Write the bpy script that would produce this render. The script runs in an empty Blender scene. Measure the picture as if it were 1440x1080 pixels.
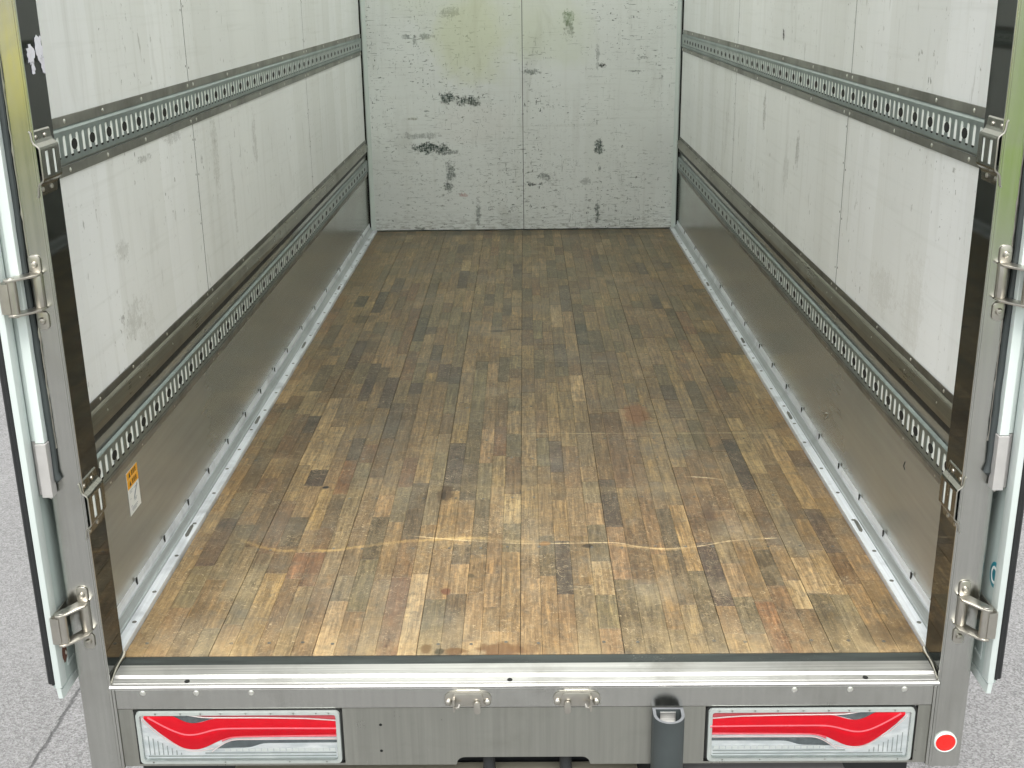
import bpy, bmesh, math, random
import numpy as np
from mathutils import Matrix, Vector
random.seed(7); rng = np.random.default_rng(11)
SC = bpy.context.scene; COL = SC.collection
R = math.radians

# ------------------------------------------------------------------ camera
def make_camera():
    p, yaw, roll = 0.32343, -0.01347, -0.01329
    loc = Vector((0.0144, -2.1107, 1.2895))
    f = Vector((math.sin(yaw)*math.cos(p), math.cos(yaw)*math.cos(p), -math.sin(p)))
    r = Vector((math.cos(yaw), -math.sin(yaw), 0)); u = r.cross(f)
    c, s = math.cos(roll), math.sin(roll)
    r2 = r*c + u*s; u2 = u*c - r*s
    cam = bpy.data.cameras.new('camera'); o = bpy.data.objects.new('camera', cam)
    o.matrix_world = Matrix(((r2.x, u2.x, -f.x, loc.x), (r2.y, u2.y, -f.y, loc.y), (r2.z, u2.z, -f.z, loc.z), (0, 0, 0, 1)))
    cam.sensor_width = 36; cam.lens = 1659.08/1440*36; cam.clip_start = .02; cam.clip_end = 2000
    COL.objects.link(o); SC.camera = o
make_camera()

# ------------------------------------------------------------------ light
SUN_EL, SUN_AZ = R(64), R(-176)       # azimuth of the sun measured from +Y towards +X
w = bpy.data.worlds.new("World"); SC.world = w; w.use_nodes = True
nt = w.node_tree; bg = nt.nodes['Background']
sky = nt.nodes.new('ShaderNodeTexSky'); sky.sky_type = 'NISHITA'; sky.sun_disc = False
sky.sun_elevation = SUN_EL; sky.sun_rotation = SUN_AZ; sky.dust_density = 4; sky.air_density = 1.0; sky.ozone_density = .6
hs = nt.nodes.new('ShaderNodeHueSaturation'); hs.inputs['Saturation'].default_value = .10
nt.links.new(sky.outputs[0], hs.inputs['Color']); nt.links.new(hs.outputs[0], bg.inputs[0]); bg.inputs[1].default_value = .15
sl = bpy.data.lights.new('sun', 'SUN'); sl.energy = 1.3; sl.angle = R(25); sl.color = (1, .96, .9)
so = bpy.data.objects.new('sun', sl); COL.objects.link(so)
sd = Vector((math.sin(SUN_AZ)*math.cos(SUN_EL), math.cos(SUN_AZ)*math.cos(SUN_EL), math.sin(SUN_EL)))
so.rotation_euler = sd.to_track_quat('Z', 'Y').to_euler(); so.location = sd*20
SC.view_settings.view_transform = 'Standard'; SC.view_settings.look = 'None'
SC.view_settings.exposure = 0.86; SC.view_settings.gamma = 1
SC.render.engine = 'CYCLES'
SC.cycles.max_bounces = 14; SC.cycles.diffuse_bounces = 8; SC.cycles.glossy_bounces = 6; SC.cycles.transparent_max_bounces = 12

# ------------------------------------------------------------------ material helper
class Mat:
    def __init__(s, name):
        s.m = bpy.data.materials.new(name); s.m.use_nodes = True; s.t = s.m.node_tree
        s.b = s.t.nodes['Principled BSDF']; s.out = s.t.nodes['Material Output']
        s.pos = s.t.nodes.new('ShaderNodeNewGeometry').outputs['Position']
    def put(s, sock, v):
        if isinstance(v, bpy.types.NodeSocket): s.t.links.new(v, sock)
        elif isinstance(v, (tuple, list)) and len(v) == 3 and sock.type == 'RGBA': sock.default_value = (*v, 1)
        else: sock.default_value = v
    def set(s, **k):
        for n, v in k.items(): s.put(s.b.inputs[n.replace('_', ' ')], v)
        return s
    def math(s, op, a, b=0.0, c=None, clamp=False):
        n = s.t.nodes.new('ShaderNodeMath'); n.operation = op; n.use_clamp = clamp
        s.put(n.inputs[0], a); s.put(n.inputs[1], b)
        if c is not None: s.put(n.inputs[2], c)
        return n.outputs[0]
    def sc(s, x, y, z, loc=(0, 0, 0), rot=(0, 0, 0), v=None):
        n = s.t.nodes.new('ShaderNodeMapping'); n.inputs['Scale'].default_value = (x, y, z)
        n.inputs['Location'].default_value = loc; n.inputs['Rotation'].default_value = rot
        s.t.links.new(v or s.pos, n.inputs['Vector']); return n.outputs[0]
    def vadd(s, a, b):
        n = s.t.nodes.new('ShaderNodeVectorMath'); n.operation = 'ADD'; s.put(n.inputs[0], a); s.put(n.inputs[1], b); return n.outputs[0]
    def noise(s, v, scale=1, det=3, rough=.5, dist=0, col=False):
        n = s.t.nodes.new('ShaderNodeTexNoise'); s.put(n.inputs['Vector'], v)
        for k, x in (('Scale', scale), ('Detail', det), ('Roughness', rough), ('Distortion', dist)): n.inputs[k].default_value = x
        return n.outputs[1 if col else 0]
    def voro(s, v, scale=1, feat='F1', out='Distance', rnd=1):
        n = s.t.nodes.new('ShaderNodeTexVoronoi'); n.feature = feat; s.put(n.inputs['Vector'], v)
        n.inputs['Scale'].default_value = scale; n.inputs['Randomness'].default_value = rnd; return n.outputs[out]
    def ramp(s, f, a, b, lo=0.0, hi=1.0):
        n = s.t.nodes.new('ShaderNodeMapRange'); s.put(n.inputs[0], f)
        for i, x in enumerate((a, b, lo, hi)): n.inputs[i+1].default_value = x
        return n.outputs[0]
    def mix(s, f, a, b, mode='MIX'):
        n = s.t.nodes.new('ShaderNodeMix'); n.data_type = 'RGBA'; n.blend_type = mode
        s.put(n.inputs[0], f); s.put(n.inputs[6], a); s.put(n.inputs[7], b); return n.outputs[2]
    def sep(s, v=None):
        n = s.t.nodes.new('ShaderNodeSeparateXYZ'); s.t.links.new(v or s.pos, n.inputs[0]); return n.outputs
    def comb(s, x, y, z):
        n = s.t.nodes.new('ShaderNodeCombineXYZ'); s.put(n.inputs[0], x); s.put(n.inputs[1], y); s.put(n.inputs[2], z); return n.outputs[0]
    def attr(s, name):
        n = s.t.nodes.new('ShaderNodeAttribute'); n.attribute_name = name; return n
    def bump(s, h, strength=.3, dist=.002):
        n = s.t.nodes.new('ShaderNodeBump'); s.put(n.inputs['Height'], h); n.inputs['Strength'].default_value = strength
        n.inputs['Distance'].default_value = dist; s.t.links.new(n.outputs[0], s.b.inputs['Normal']); return s
    def blob(s, c, r, axes=(0, 1), wob=None, soft=.5):
        """soft-edged ellipse mask round c with radii r in two world axes"""
        p = s.sep()
        dx = s.math('DIVIDE', s.math('SUBTRACT', p[axes[0]], c[0]), r[0]); dy = s.math('DIVIDE', s.math('SUBTRACT', p[axes[1]], c[1]), r[1])
        d = s.math('SQRT', s.math('ADD', s.math('MULTIPLY', dx, dx), s.math('MULTIPLY', dy, dy)))
        if wob is not None: d = s.math('ADD', d, wob)
        return s.ramp(d, 1+soft*.5, 1-soft*.5)
    def curve(s, f, pts):
        n = s.t.nodes.new('ShaderNodeFloatCurve'); s.put(n.inputs['Value'], f); c = n.mapping.curves[0]
        c.points[0].location = pts[0]; c.points[1].location = pts[-1]
        for q in pts[1:-1]: c.points.new(*q)
        for q in c.points: q.handle_type = 'AUTO_CLAMPED'
        n.mapping.update(); return n.outputs[0]

def simple(name, col, rough=.5, metal=0.0, var=.12, scale=30, bump=0.0, **k):
    m = Mat(name); n = m.noise(m.sc(1, 1, 1), scale, 4, .6)
    m.set(Base_Color=m.mix(m.ramp(n, .25, .75), tuple(c*(1-var) for c in col), tuple(min(1, c*(1+var)) for c in col)),
          Roughness=m.ramp(n, .2, .8, rough*.8, min(1, rough*1.25)), Metallic=metal, **k)
    if bump: m.bump(n, bump)
    return m.m

def brushed(name, col, rough, grain=(6, 6, 400), var=.1, metal=1.0, dirt=.3, dcol=(.16, .15, .12), bump=.05):
    """sheet metal: grain along one axis, smudges, small scratches"""
    m = Mat(name)
    g = m.noise(m.sc(*grain), 1, 3, .6); big = m.noise(m.sc(1, 1, 1), 5, 5, .6, .5); fine = m.noise(m.sc(1, 1, 1), 160, 3, .7)
    c = m.mix(m.ramp(g, .3, .7), tuple(x*(1-var) for x in col), tuple(min(1, x*(1+var)) for x in col))
    c = m.mix(m.math('MULTIPLY', m.ramp(big, .5, .72), dirt), c, dcol)
    sc = m.noise(m.sc(9, 9, 2.5, rot=(.4, .5, .3)), 4, 2, .5, 1.5)
    line = m.ramp(m.math('ABSOLUTE', m.math('SUBTRACT', sc, .5)), 0, .003, 1, 0)
    line = m.math('MULTIPLY', line, m.ramp(m.noise(m.pos, 6, 1), .55, .65))
    c = m.mix(m.math('MULTIPLY', line, .35), c, (.8, .8, .76))
    rr = m.math('ADD', m.ramp(big, .3, .7, rough*.8, rough*1.3), m.ramp(g, .3, .7, -.03, .04))
    m.set(Base_Color=c, Metallic=metal, Roughness=rr).bump(m.math('ADD', g, m.math('MULTIPLY', fine, .4)), bump, .0006)
    return m.m

# ------------------------------------------------------------------ materials
M = {}
M['stainless'] = brushed('brushed_stainless', (.53, .535, .505), .20, (110, 110, 3), .06, dirt=.22, bump=.006)
M['stainless_flat'] = brushed('stainless_sheet', (.42, .425, .385), .32, (140, 140, 3), .07, dirt=.25, bump=.006)
M['sill'] = brushed('sill_metal', (.60, .60, .585), .34, (3, 420, 420), .28, metal=.85, dirt=.55, dcol=(.27, .265, .24), bump=.02)
M['cast'] = simple('polished_cast_stainless', (.52, .50, .45), .33, 1, .07, 40)
M['anchor'] = brushed('holder_stainless', (.25, .25, .225), .22, (60, 60, 6), .1, dirt=.3, bump=.01)
M['galv'] = brushed('galvanised_steel', (.29, .34, .335), .42, (30, 30, 30), .12, .85, .3, (.25, .28, .27))
M['galv_light'] = brushed('galvanised_floor_rail', (.80, .84, .88), .5, (160, 3, 160), .12, .45, .75, (.36, .38, .40))
M['galv_mid'] = brushed('galvanised_slope', (.56, .60, .61), .42, (200, 3, 200), .12, .75, .3, (.26, .28, .28))
M['flash'] = brushed('aluminium_flashing', (.27, .27, .245), .38, (12, 12, 12), .22, .85, .6, (.13, .13, .115))
M['flash_dark'] = brushed('dark_flashing', (.20, .20, .18), .40, (12, 12, 12), .3, .85, .6, (.07, .07, .06))
M['ledge'] = brushed('ledge_channel', (.30, .29, .24), .30, (300, 3, 300), .15, .9, .4)
M['reveal'] = Mat('dark_mirror_reveal').set(Base_Color=(.012, .014, .012), Roughness=.04, Specular_IOR_Level=.5, IOR=1.5).m
M['rubber'] = simple('black_rubber', (.018, .020, .021), .55, 0, .25, 50, .1)
M['tube_rubber'] = simple('grey_black_rubber', (.045, .055, .056), .55, 0, .18, 14, .08)
M['tube_cut'] = simple('cut_rubber_end', (.17, .18, .19), .7, 0, .15, 60, .1)
M['strip_rubber'] = brushed('dark_sill_strip', (.055, .065, .062), .40, (4, 60, 60), .4, .5, .5, (.05, .055, .05))
M['black'] = simple('dark_gap', (.008, .009, .008), .8)
M['subfloor'] = simple('dark_wood_below', (.030, .021, .012), .8)
M['white_metal'] = simple('white_painted_door_metal', (.64, .71, .69), .35, 0, .04, 4)
M['pale_door'] = simple('pale_door_skin', (.50, .58, .555), .3, 0, .05, 3)
M['bar_grey'] = simple('grey_sleeve', (.47, .46, .45), .45, .2, .05, 40)
M['rivet'] = simple('aluminium_rivet', (.85, .85, .80), .3, 1, .08, 80)
M['backing'] = simple('pale_backing_strip', (.86, .91, .88), .5, 0, .05, 20)
M['orange'] = simple('orange_label_print', (.85, .40, .015), .4, 0, .04, 90)
M['label'] = simple('white_label_paper', (.80, .82, .80), .4, 0, .04, 90)
M['ink'] = simple('black_label_ink', (.03, .03, .035), .5)
M['greyink'] = simple('grey_label_ink', (.30, .33, .37), .5)
M['paper'] = simple('torn_white_paper', (.78, .78, .86), .7, 0, .08, 120)
M['teal'] = simple('teal_sticker', (.02, .22, .28), .35, 0, .3, 60)
M['rust'] = simple('rust_brown_marker', (.09, .03, .014), .4, 0, .3, 60)
M['beige'] = simple('beige_bumper_metal', (.62, .58, .44), .4, .3, .1, 8)
M['tyre'] = simple('tyre_rubber', (.02, .02, .02), .8, 0, .2, 40, .2)
M['lamp_edge'] = simple('lamp_frame_plastic', (.46, .50, .48), .22, .35, .08, 60)
M['lamp_white'] = None
m = Mat('lamp_reflector')
vf = m.voro(m.sc(70, 70, 110), 1, 'F1', 'Color'); vd = m.voro(m.sc(70, 70, 110), 1)
m.set(Base_Color=m.mix(m.ramp(m.noise(m.sc(20, 20, 60), 1, 3), .35, .65), (.70, .74, .76), (.95, .96, .97)), Metallic=.15, Roughness=.25).bump(vd, .5, .003)
M['lamp_white'] = m.m
M['lamp_dark'] = simple('lamp_dark_reflector', (.20, .23, .24), .22, .6, .35, 45)
M['red'] = simple('red_lamp_plastic', (.86, .002, .018), .35, 0, .05, 60, 0, Specular_IOR_Level=.25)
M['pink'] = simple('pink_lamp_band_highlight', (.95, .16, .20), .25, 0, .06, 60)
M['rosy'] = simple('rosy_lamp_band', (.62, .09, .11), .3, 0, .15, 30)
M['rim_white'] = simple('lamp_white_line', (.93, .82, .80), .3, 0, .03, 60)
m = Mat('red_reflector'); vd = m.voro(m.sc(240, 240, 240), 1)
m.set(Base_Color=(.80, .008, .004), Roughness=.2, Coat_Weight=.5).bump(vd, .3, .001); M['reflector'] = m.m
# clear lamp cover: transparent with a glossy skin
m = Mat('clear_lamp_cover'); tr = m.t.nodes.new('ShaderNodeBsdfTransparent'); tr.inputs[0].default_value = (.96, .97, .97, 1)
gl = m.t.nodes.new('ShaderNodeBsdfGlossy'); gl.inputs['Roughness'].default_value = .04
fr = m.t.nodes.new('ShaderNodeFresnel'); fr.inputs[0].default_value = 1.17
mx = m.t.nodes.new('ShaderNodeMixShader'); m.t.links.new(fr.outputs[0], mx.inputs[0]); m.t.links.new(tr.outputs[0], mx.inputs[1]); m.t.links.new(gl.outputs[0], mx.inputs[2])
m.t.links.new(mx.outputs[0], m.out.inputs[0]); M['clear'] = m.m

# kick plate: stainless sheet with tan smears and light scratches
m = Mat('stainless_kick_plate')
big = m.noise(m.sc(1, .6, 1.2), 2.2, 5, .6, .6); g = m.noise(m.sc(60, 2.5, 60), 1, 4, .6)
c = m.mix(m.ramp(big, .35, .7), (.37, .40, .375), (.45, .45, .41)); c = m.mix(m.ramp(g, .35, .75, 0, .35), c, (.27, .265, .24))
sp = m.noise(m.sc(14, 9, 14, rot=(.5, 0, 0)), 1.5, 3, .6, 2.0)
ln = m.math('MULTIPLY', m.ramp(m.math('ABSOLUTE', m.math('SUBTRACT', sp, .5)), 0, .004, 1, 0), m.ramp(m.noise(m.pos, 5, 1), .56, .66))
c = m.mix(m.math('MULTIPLY', ln, .4), c, (.75, .74, .68))
m.set(Base_Color=c, Metallic=.55, Roughness=m.ramp(big, .3, .7, .16, .26)); M['kick'] = m.m

# painted plywood, side walls (runs along Y) and front wall (runs along X)
def plywood(name, along, base, marks=(), tint=(), band=.15):
    m = Mat(name); p = m.sep(); a = p[along]; z = p[2]
    big = m.noise(m.sc(1, 1, .6), 1.6, 5, .6, .3)
    c = m.mix(m.ramp(big, .3, .7), tuple(x*.93 for x in base), tuple(min(1, x*1.05) for x in base))
    # veneer strips: vertical bands of slightly different tone
    v1 = m.t.nodes.new('ShaderNodeTexWhiteNoise'); v1.noise_dimensions = '1D'
    warp = m.math('ADD', m.math('MULTIPLY', a, 5.2), m.math('MULTIPLY', m.noise(m.sc(1, 1, 1), 3, 2), .35))
    m.put(v1.inputs['W'], m.math('FLOOR', warp)); c = m.mix(m.ramp(v1.outputs[0], 0, 1, 0, band), c, (.45, .46, .38))
    streak = m.noise(m.sc(26, 26, 1.3) if along else m.sc(26, 26, 1.3), 1, 4, .65, .4)
    c = m.mix(m.ramp(streak, .54, .82, 0, .24), c, (.40, .40, .35))
    hz = m.noise(m.sc(2.2, 2.2, 60), 1, 3, .6); c = m.mix(m.ramp(hz, .55, .8, 0, .16), c, (.40, .42, .37))
    smear = m.math('MULTIPLY', m.ramp(m.noise(m.sc(7, 7, 2.2), 1, 4, .6, .8), .60, .78), .24); c = m.mix(smear, c, (.30, .30, .26))
    # small dark chips: vertical flecks and horizontal flecks
    def flecks(sx, sz, th, amt, col):
        q = m.noise(m.sc(sx, sx, sz), 1, 4, .62, .3); msk = m.ramp(q, th, th+.03)
        area = m.ramp(m.noise(m.pos, 2.6, 3, .6), .40, .58); return m.mix(m.math('MULTIPLY', m.math('MULTIPLY', msk, area), amt), c, col)
    if along == 1:
        c = flecks(50, 24, .660, .75, (.14, .14, .12)); c = flecks(110, 50, .685, .85, (.08, .08, .07)); c = flecks(26, 6, .66, .45, (.20, .20, .17)); c = flecks(16, 30, .70, .6, (.16, .16, .13))
    else:
        c = flecks(26, 110, .630, .9, (.035, .06, .05)); c = flecks(80, 34, .655, .9, (.035, .06, .05)); c = flecks(9, 200, .635, .8, (.05, .08, .065)); c = flecks(150, 14, .66, .6, (.06, .09, .07)); c = flecks(60, 60, .68, 1, (.03, .05, .04))
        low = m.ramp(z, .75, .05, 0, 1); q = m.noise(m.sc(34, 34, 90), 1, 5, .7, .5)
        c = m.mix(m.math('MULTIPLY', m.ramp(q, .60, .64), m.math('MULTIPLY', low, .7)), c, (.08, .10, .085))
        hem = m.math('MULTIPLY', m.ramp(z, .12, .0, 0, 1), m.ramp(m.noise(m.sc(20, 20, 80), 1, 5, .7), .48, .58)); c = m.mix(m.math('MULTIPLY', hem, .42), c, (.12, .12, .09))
    wob = m.math('MULTIPLY', m.math('SUBTRACT', m.noise(m.sc(38, 38, 38), 1, 5, .85), .5), 5.0)
    comb = m.math('MAXIMUM', m.ramp(m.noise(m.sc(160, 160, 30), 1, 4, .75), .47, .53), m.ramp(m.noise(m.sc(26, 26, 170), 1, 4, .75), .50, .56))
    for (ca, cz, ra, rz, amt, col) in marks:
        k = m.blob((ca, cz), (ra, rz), (along, 2), wob, .35)
        k = m.math('MULTIPLY', k, m.ramp(comb, 0, 1, .30, 1)); c = m.mix(m.math('MULTIPLY', k, amt*(.62 if along and amt < .95 else 1)), c, col)
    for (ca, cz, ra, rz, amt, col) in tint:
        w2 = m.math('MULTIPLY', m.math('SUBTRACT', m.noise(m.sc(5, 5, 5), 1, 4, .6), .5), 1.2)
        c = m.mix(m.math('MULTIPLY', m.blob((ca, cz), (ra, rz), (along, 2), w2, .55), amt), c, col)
    # nail dents near the panel seams
    weave = m.t.nodes.new('ShaderNodeTexWave'); weave.inputs['Scale'].default_value = 60; weave.inputs['Distortion'].default_value = 2
    m.put(weave.inputs['Vector'], m.sc(0 if along else 1, 1 if along else 0, 1, rot=(0, 0, 0)))
    m.set(Base_Color=c, Roughness=m.ramp(big, .3, .7, .42, .6), Specular_IOR_Level=.35)
    m.bump(m.math('ADD', m.math('ADD', m.math('MULTIPLY', streak, .6), hz), m.math('MULTIPLY', weave.outputs[0], .35)), .22, .0012)
    return m.m
dk = (.03, .055, .045)
M['wall_left'] = plywood('white_plywood_left_wall', 1, (.84, .865, .87), marks=[
    (.62, .93, .045, .008, .7, (.1, .1, .08)), (.35, .62, .012, .010, .8, (.05, .05, .04)), (1.1, .86, .008, .012, .7, (.1, .1, .1)), (.42, .60, .05, .035, .45, (.2, .2, .16)), (.50, .53, .05, .10, .22, (.25, .23, .17)), (.40, .76, .04, .02, .4, (.2, .2, .17)),
    (1.25, .86, .03, .10, .5, (.25, .25, .2)), (1.42, .72, .015, .12, .4, (.2, .2, .17)), (1.75, .84, .03, .07, .5, (.2, .2, .17)), (.85, .95, .05, .012, .5, (.12, .12, .1))])
M['wall_right'] = plywood('white_plywood_right_wall', 1, (.84, .865, .87), marks=[
    (1.902, 1.137, .014, .018, 1, (.01, .01, .01)), (2.15, .87, .022, .055, .75, (.18, .18, .15)), (1.60, .80, .02, .05, .7, (.14, .14, .12)), (.62, .60, .08, .045, .28, (.28, .26, .19)),
    (.40, .62, .07, .10, .20, (.28, .24, .17)), (1.75, .72, .03, .06, .35, (.2, .2, .17)), (2.45, .98, .012, .05, .6, (.2, .2, .17))])
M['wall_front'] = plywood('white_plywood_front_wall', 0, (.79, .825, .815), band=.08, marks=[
    (-.401, .729, .035, .032, 1, dk), (-.286, .713, .055, .024, 1, dk), (-.512, .462, .085, .026, 1, dk), (-.42, .440, .055, .016, .8, dk), (.254, 1.135, .035, .035, .8, (.05, .14, .05)),
    (.254, 1.09, .02, .05, .7, dk), (.438, .891, .018, .010, 1, (.02, .03, .025)), (.42, .476, .018, .022, .9, dk), (.42, .435, .02, .022, .9, dk), (-.38, 1.175, .05, .022, .55, dk), (-.62, 1.052, .02, .012, .6, dk),
    (-.51, 1.052, .045, .012, .6, dk), (-.57, 1.03, .012, .024, .6, dk), (-.40, .33, .025, .05, .7, dk), (-.41, .25, .02, .03, .8, dk), (.425, .34, .012, .012, .7, dk), (.35, .27, .03, .018, .4, dk),
    (.05, .255, .016, .009, 1, (.01, .02, .02)), (.10, .258, .012, .009, 1, (.01, .02, .02)), (.41, .95, .008, .06, .45, dk), (.65, .93, .02, .006, .5, dk), (.62, .86, .04, .004, .6, dk), (.05, .86, .04, .012, .7, dk),
    (-.33, .202, .022, .010, .5, (.35, .04, .02)), (.416, .10, .012, .06, .8, dk), (-.25, .10, .012, .06, .6, dk), (-.60, .62, .03, .006, .7, (.25, .26, .2)), (.12, .30, .03, .02, .7, dk), (-.55, .53, .10, .015, .45, dk)],
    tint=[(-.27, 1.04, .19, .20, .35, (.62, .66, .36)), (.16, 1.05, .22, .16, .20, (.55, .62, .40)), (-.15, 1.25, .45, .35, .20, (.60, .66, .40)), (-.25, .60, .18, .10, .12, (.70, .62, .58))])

# floor hardwood
m = Mat('worn_hardwood_blocks'); at = m.attr('tone'); tone = at.outputs['Color']; ph = m.attr('phase').outputs['Color']
p = m.sep(); q = m.vadd(m.pos, m.sc(9, 9, 9, v=ph))
grain = m.noise(m.sc(90, 3.2, 1, v=q), 1, 4, .62, .8); fib = m.noise(m.sc(420, 9, 1, v=q), 1, 3, .6); big = m.noise(m.sc(1, 1, 1), 2.4, 5, .65, .4)
c = m.mix(m.ramp(grain, .36, .64, 0, .80), tone, m.mix(1.0, tone, (.46, .40, .34), 'MULTIPLY'))
c = m.mix(m.ramp(fib, .42, .66, 0, .75), c, m.mix(1.0, tone, (.50, .44, .38), 'MULTIPLY'))
c = m.mix(m.ramp(m.noise(m.sc(60, 5, 1, v=q), 1, 3, .6), .52, .72, 0, .60), c, m.mix(1.0, tone, (1.6, 1.5, 1.3), 'MULTIPLY'))
mott = m.noise(m.sc(1, 1, 1), 26, 5, .7, .6); c = m.mix(m.ramp(mott, .48, .66, 0, .55), c, (.115, .098, .068))
# grey-green dust and grime, heavier towards the front of the body
gr2 = m.noise(m.sc(150, 10, 1, v=q), 1, 4, .7, .6); c = m.mix(m.ramp(gr2, .50, .62, 0, .62), c, m.mix(1.0, c, (.42, .36, .30), 'MULTIPLY')); c = m.mix(m.ramp(gr2, .46, .36, 0, .45), c, m.mix(1.0, c, (1.75, 1.65, 1.5), 'MULTIPLY'))
mt2 = m.noise(m.sc(1, .8, 1), 85, 4, .75, .5); c = m.mix(m.ramp(mt2, .52, .64, 0, .50), c, (.075, .060, .040)); c = m.mix(m.ramp(mt2, .44, .34, 0, .30), c, (.50, .38, .22))
gd = m.math('ADD', m.ramp(p[1], .5, 3.4, .0, .26), m.ramp(big, .35, .75, -.10, .22)); c = m.mix(gd, c, (.185, .185, .135))
grey = m.math('MULTIPLY', m.ramp(m.noise(m.sc(1, .8, 1), 3.5, 5, .65), .5, .66), .38); c = m.mix(grey, c, (.17, .165, .135))
pale = m.math('MULTIPLY', m.ramp(m.noise(m.sc(1, 1, 1, loc=(3, 1, 0)), 5, 5, .7), .55, .70), .20); c = m.mix(pale, c, (.50, .40, .23))
pale2 = m.math('MULTIPLY', m.ramp(p[1], .16, .01), m.ramp(m.noise(m.sc(12, 5, 1), 1, 4, .7), .40, .60)); c = m.mix(m.math('MULTIPLY', pale2, .34), c, (.58, .43, .22))
edge = m.math('MULTIPLY', m.ramp(m.math('ABSOLUTE', p[0]), .70, .80), m.ramp(m.noise(m.pos, 9, 3), .38, .58)); c = m.mix(m.math('MULTIPLY', edge, .26), c, (.34, .20, .075))
for sc_, dis, th, am, rot in ((14, 1.6, .0040, .65, .3), (22, 2.6, .0070, .70, 1.2), (36, 1.2, .010, .55, 2.1), (52, 2.0, .014, .5, .8)):
    s1 = m.noise(m.sc(1, 1.25, 1, rot=(0, 0, rot), loc=(rot*5, 0, 0)), sc_, 1.5, .5, dis)
    ln = m.math('MULTIPLY', m.ramp(m.math('ABSOLUTE', m.math('SUBTRACT', s1, .5)), 0, th, 1, 0), m.ramp(m.noise(m.sc(1, 1, 1, loc=(rot, 4, 0)), 4.5, 3), .46, .62))
    c = m.mix(m.math('MULTIPLY', ln, am), c, (.62, .50, .30))
s1 = m.noise(m.sc(1, 1, 1, loc=(8, 8, 0)), 30, 2, .5, 2.2)
c = m.mix(m.math('MULTIPLY', m.math('MULTIPLY', m.ramp(m.math('ABSOLUTE', m.math('SUBTRACT', s1, .5)), 0, .006, 1, 0), m.ramp(m.noise(m.pos, 7, 2), .5, .6)), .45), c, (.06, .045, .03))
# the yellow forklift scrapes
def scrape(pts, wid, amt, col, x0, x1):
    global c
    u = m.ramp(p[0], x0, x1); ys = [q_[1] for q_ in pts]; lo, hi = min(ys)-.02, max(ys)+.02
    f = m.curve(u, [((q_[0]-x0)/(x1-x0), (q_[1]-lo)/(hi-lo)) for q_ in pts]); yy = m.ramp(f, 0, 1, lo, hi)
    d = m.math('ABSOLUTE', m.math('SUBTRACT', p[1], yy)); ends = m.math('MULTIPLY', m.ramp(p[0], x0, x0+.05), m.ramp(p[0], x1, x1-.05))
    k = m.ramp(m.math('ADD', d, m.math('MULTIPLY', m.math('SUBTRACT', m.noise(m.sc(120, 20, 1), 1, 4, .8), .5), wid*2.6)), wid, wid*.2)
    k = m.math('MULTIPLY', k, m.ramp(m.sep(ph)[0], 0, 1, .45, 1.15))
    k = m.math('MULTIPLY', m.math('MULTIPLY', k, ends), m.ramp(m.noise(m.sc(14, 9, 1), 1, 4, .7), .38, .56, .25, 1)); c = m.mix(m.math('MULTIPLY', k, amt), c, col)
S1 = [(-.72, .55), (-.666, .514), (-.635, .494), (-.579, .476), (-.493, .474), (-.408, .492), (-.307, .518), (-.202, .534), (-.05, .540)]
S2 = [(-.30, .557), (-.202, .536), (-.061, .512), (.044, .503), (.2, .507), (.285, .482), (.344, .471), (.396, .477), (.568, .521), (.66, .525)]
scrape(S1, .010, .42, (.70, .47, .16), -.72, -.05); scrape([(a, b+.001) for a, b in S2], .0036, .62, (.80, .62, .36), -.30, .66); scrape([(.20, .503), (.30, .478), (.36, .469), (.41, .478)], .009, .45, (.70, .48, .20), .2, .41)
scrape([(-.20, .545), (-.1, .530), (0, .515), (.06, .51)], .014, .38, (.70, .52, .24), -.2, .06)
scrape([(-.02, 1.256), (.3, 1.254), (.78, 1.246)], .0045, .6, (.62, .52, .30), -.02, .78); scrape([(-.55, .80), (-.3, .845), (-.1, .85), (.25, .83), (.55, .84)], .035, .14, (.62, .46, .20), -.55, .55)
scrape([(.44, .915), (.50, .908), (.57, .882)], .005, .7, (.72, .60, .38), .44, .57); scrape([(-.72, 1.10), (.0, 1.09), (.6, 1.10)], .003, .45, (.08, .06, .04), -.72, .6); scrape([(-.7, .150), (0, .152), (.7, .15)], .002, .45, (.07, .05, .03), -.7, .72)
scrape([(-.2, 1.98), (.1, 1.99), (.6, 1.98)], .004, .35, (.5, .42, .25), -.2, .6); scrape([(-.6, 1.46), (.0, 1.47), (.7, 1.46)], .0035, .3, (.5, .42, .25), -.6, .7)
wob = m.math('MULTIPLY', m.math('SUBTRACT', m.noise(m.sc(30, 30, 1), 1, 4, .6), .5), 1.7)
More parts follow.
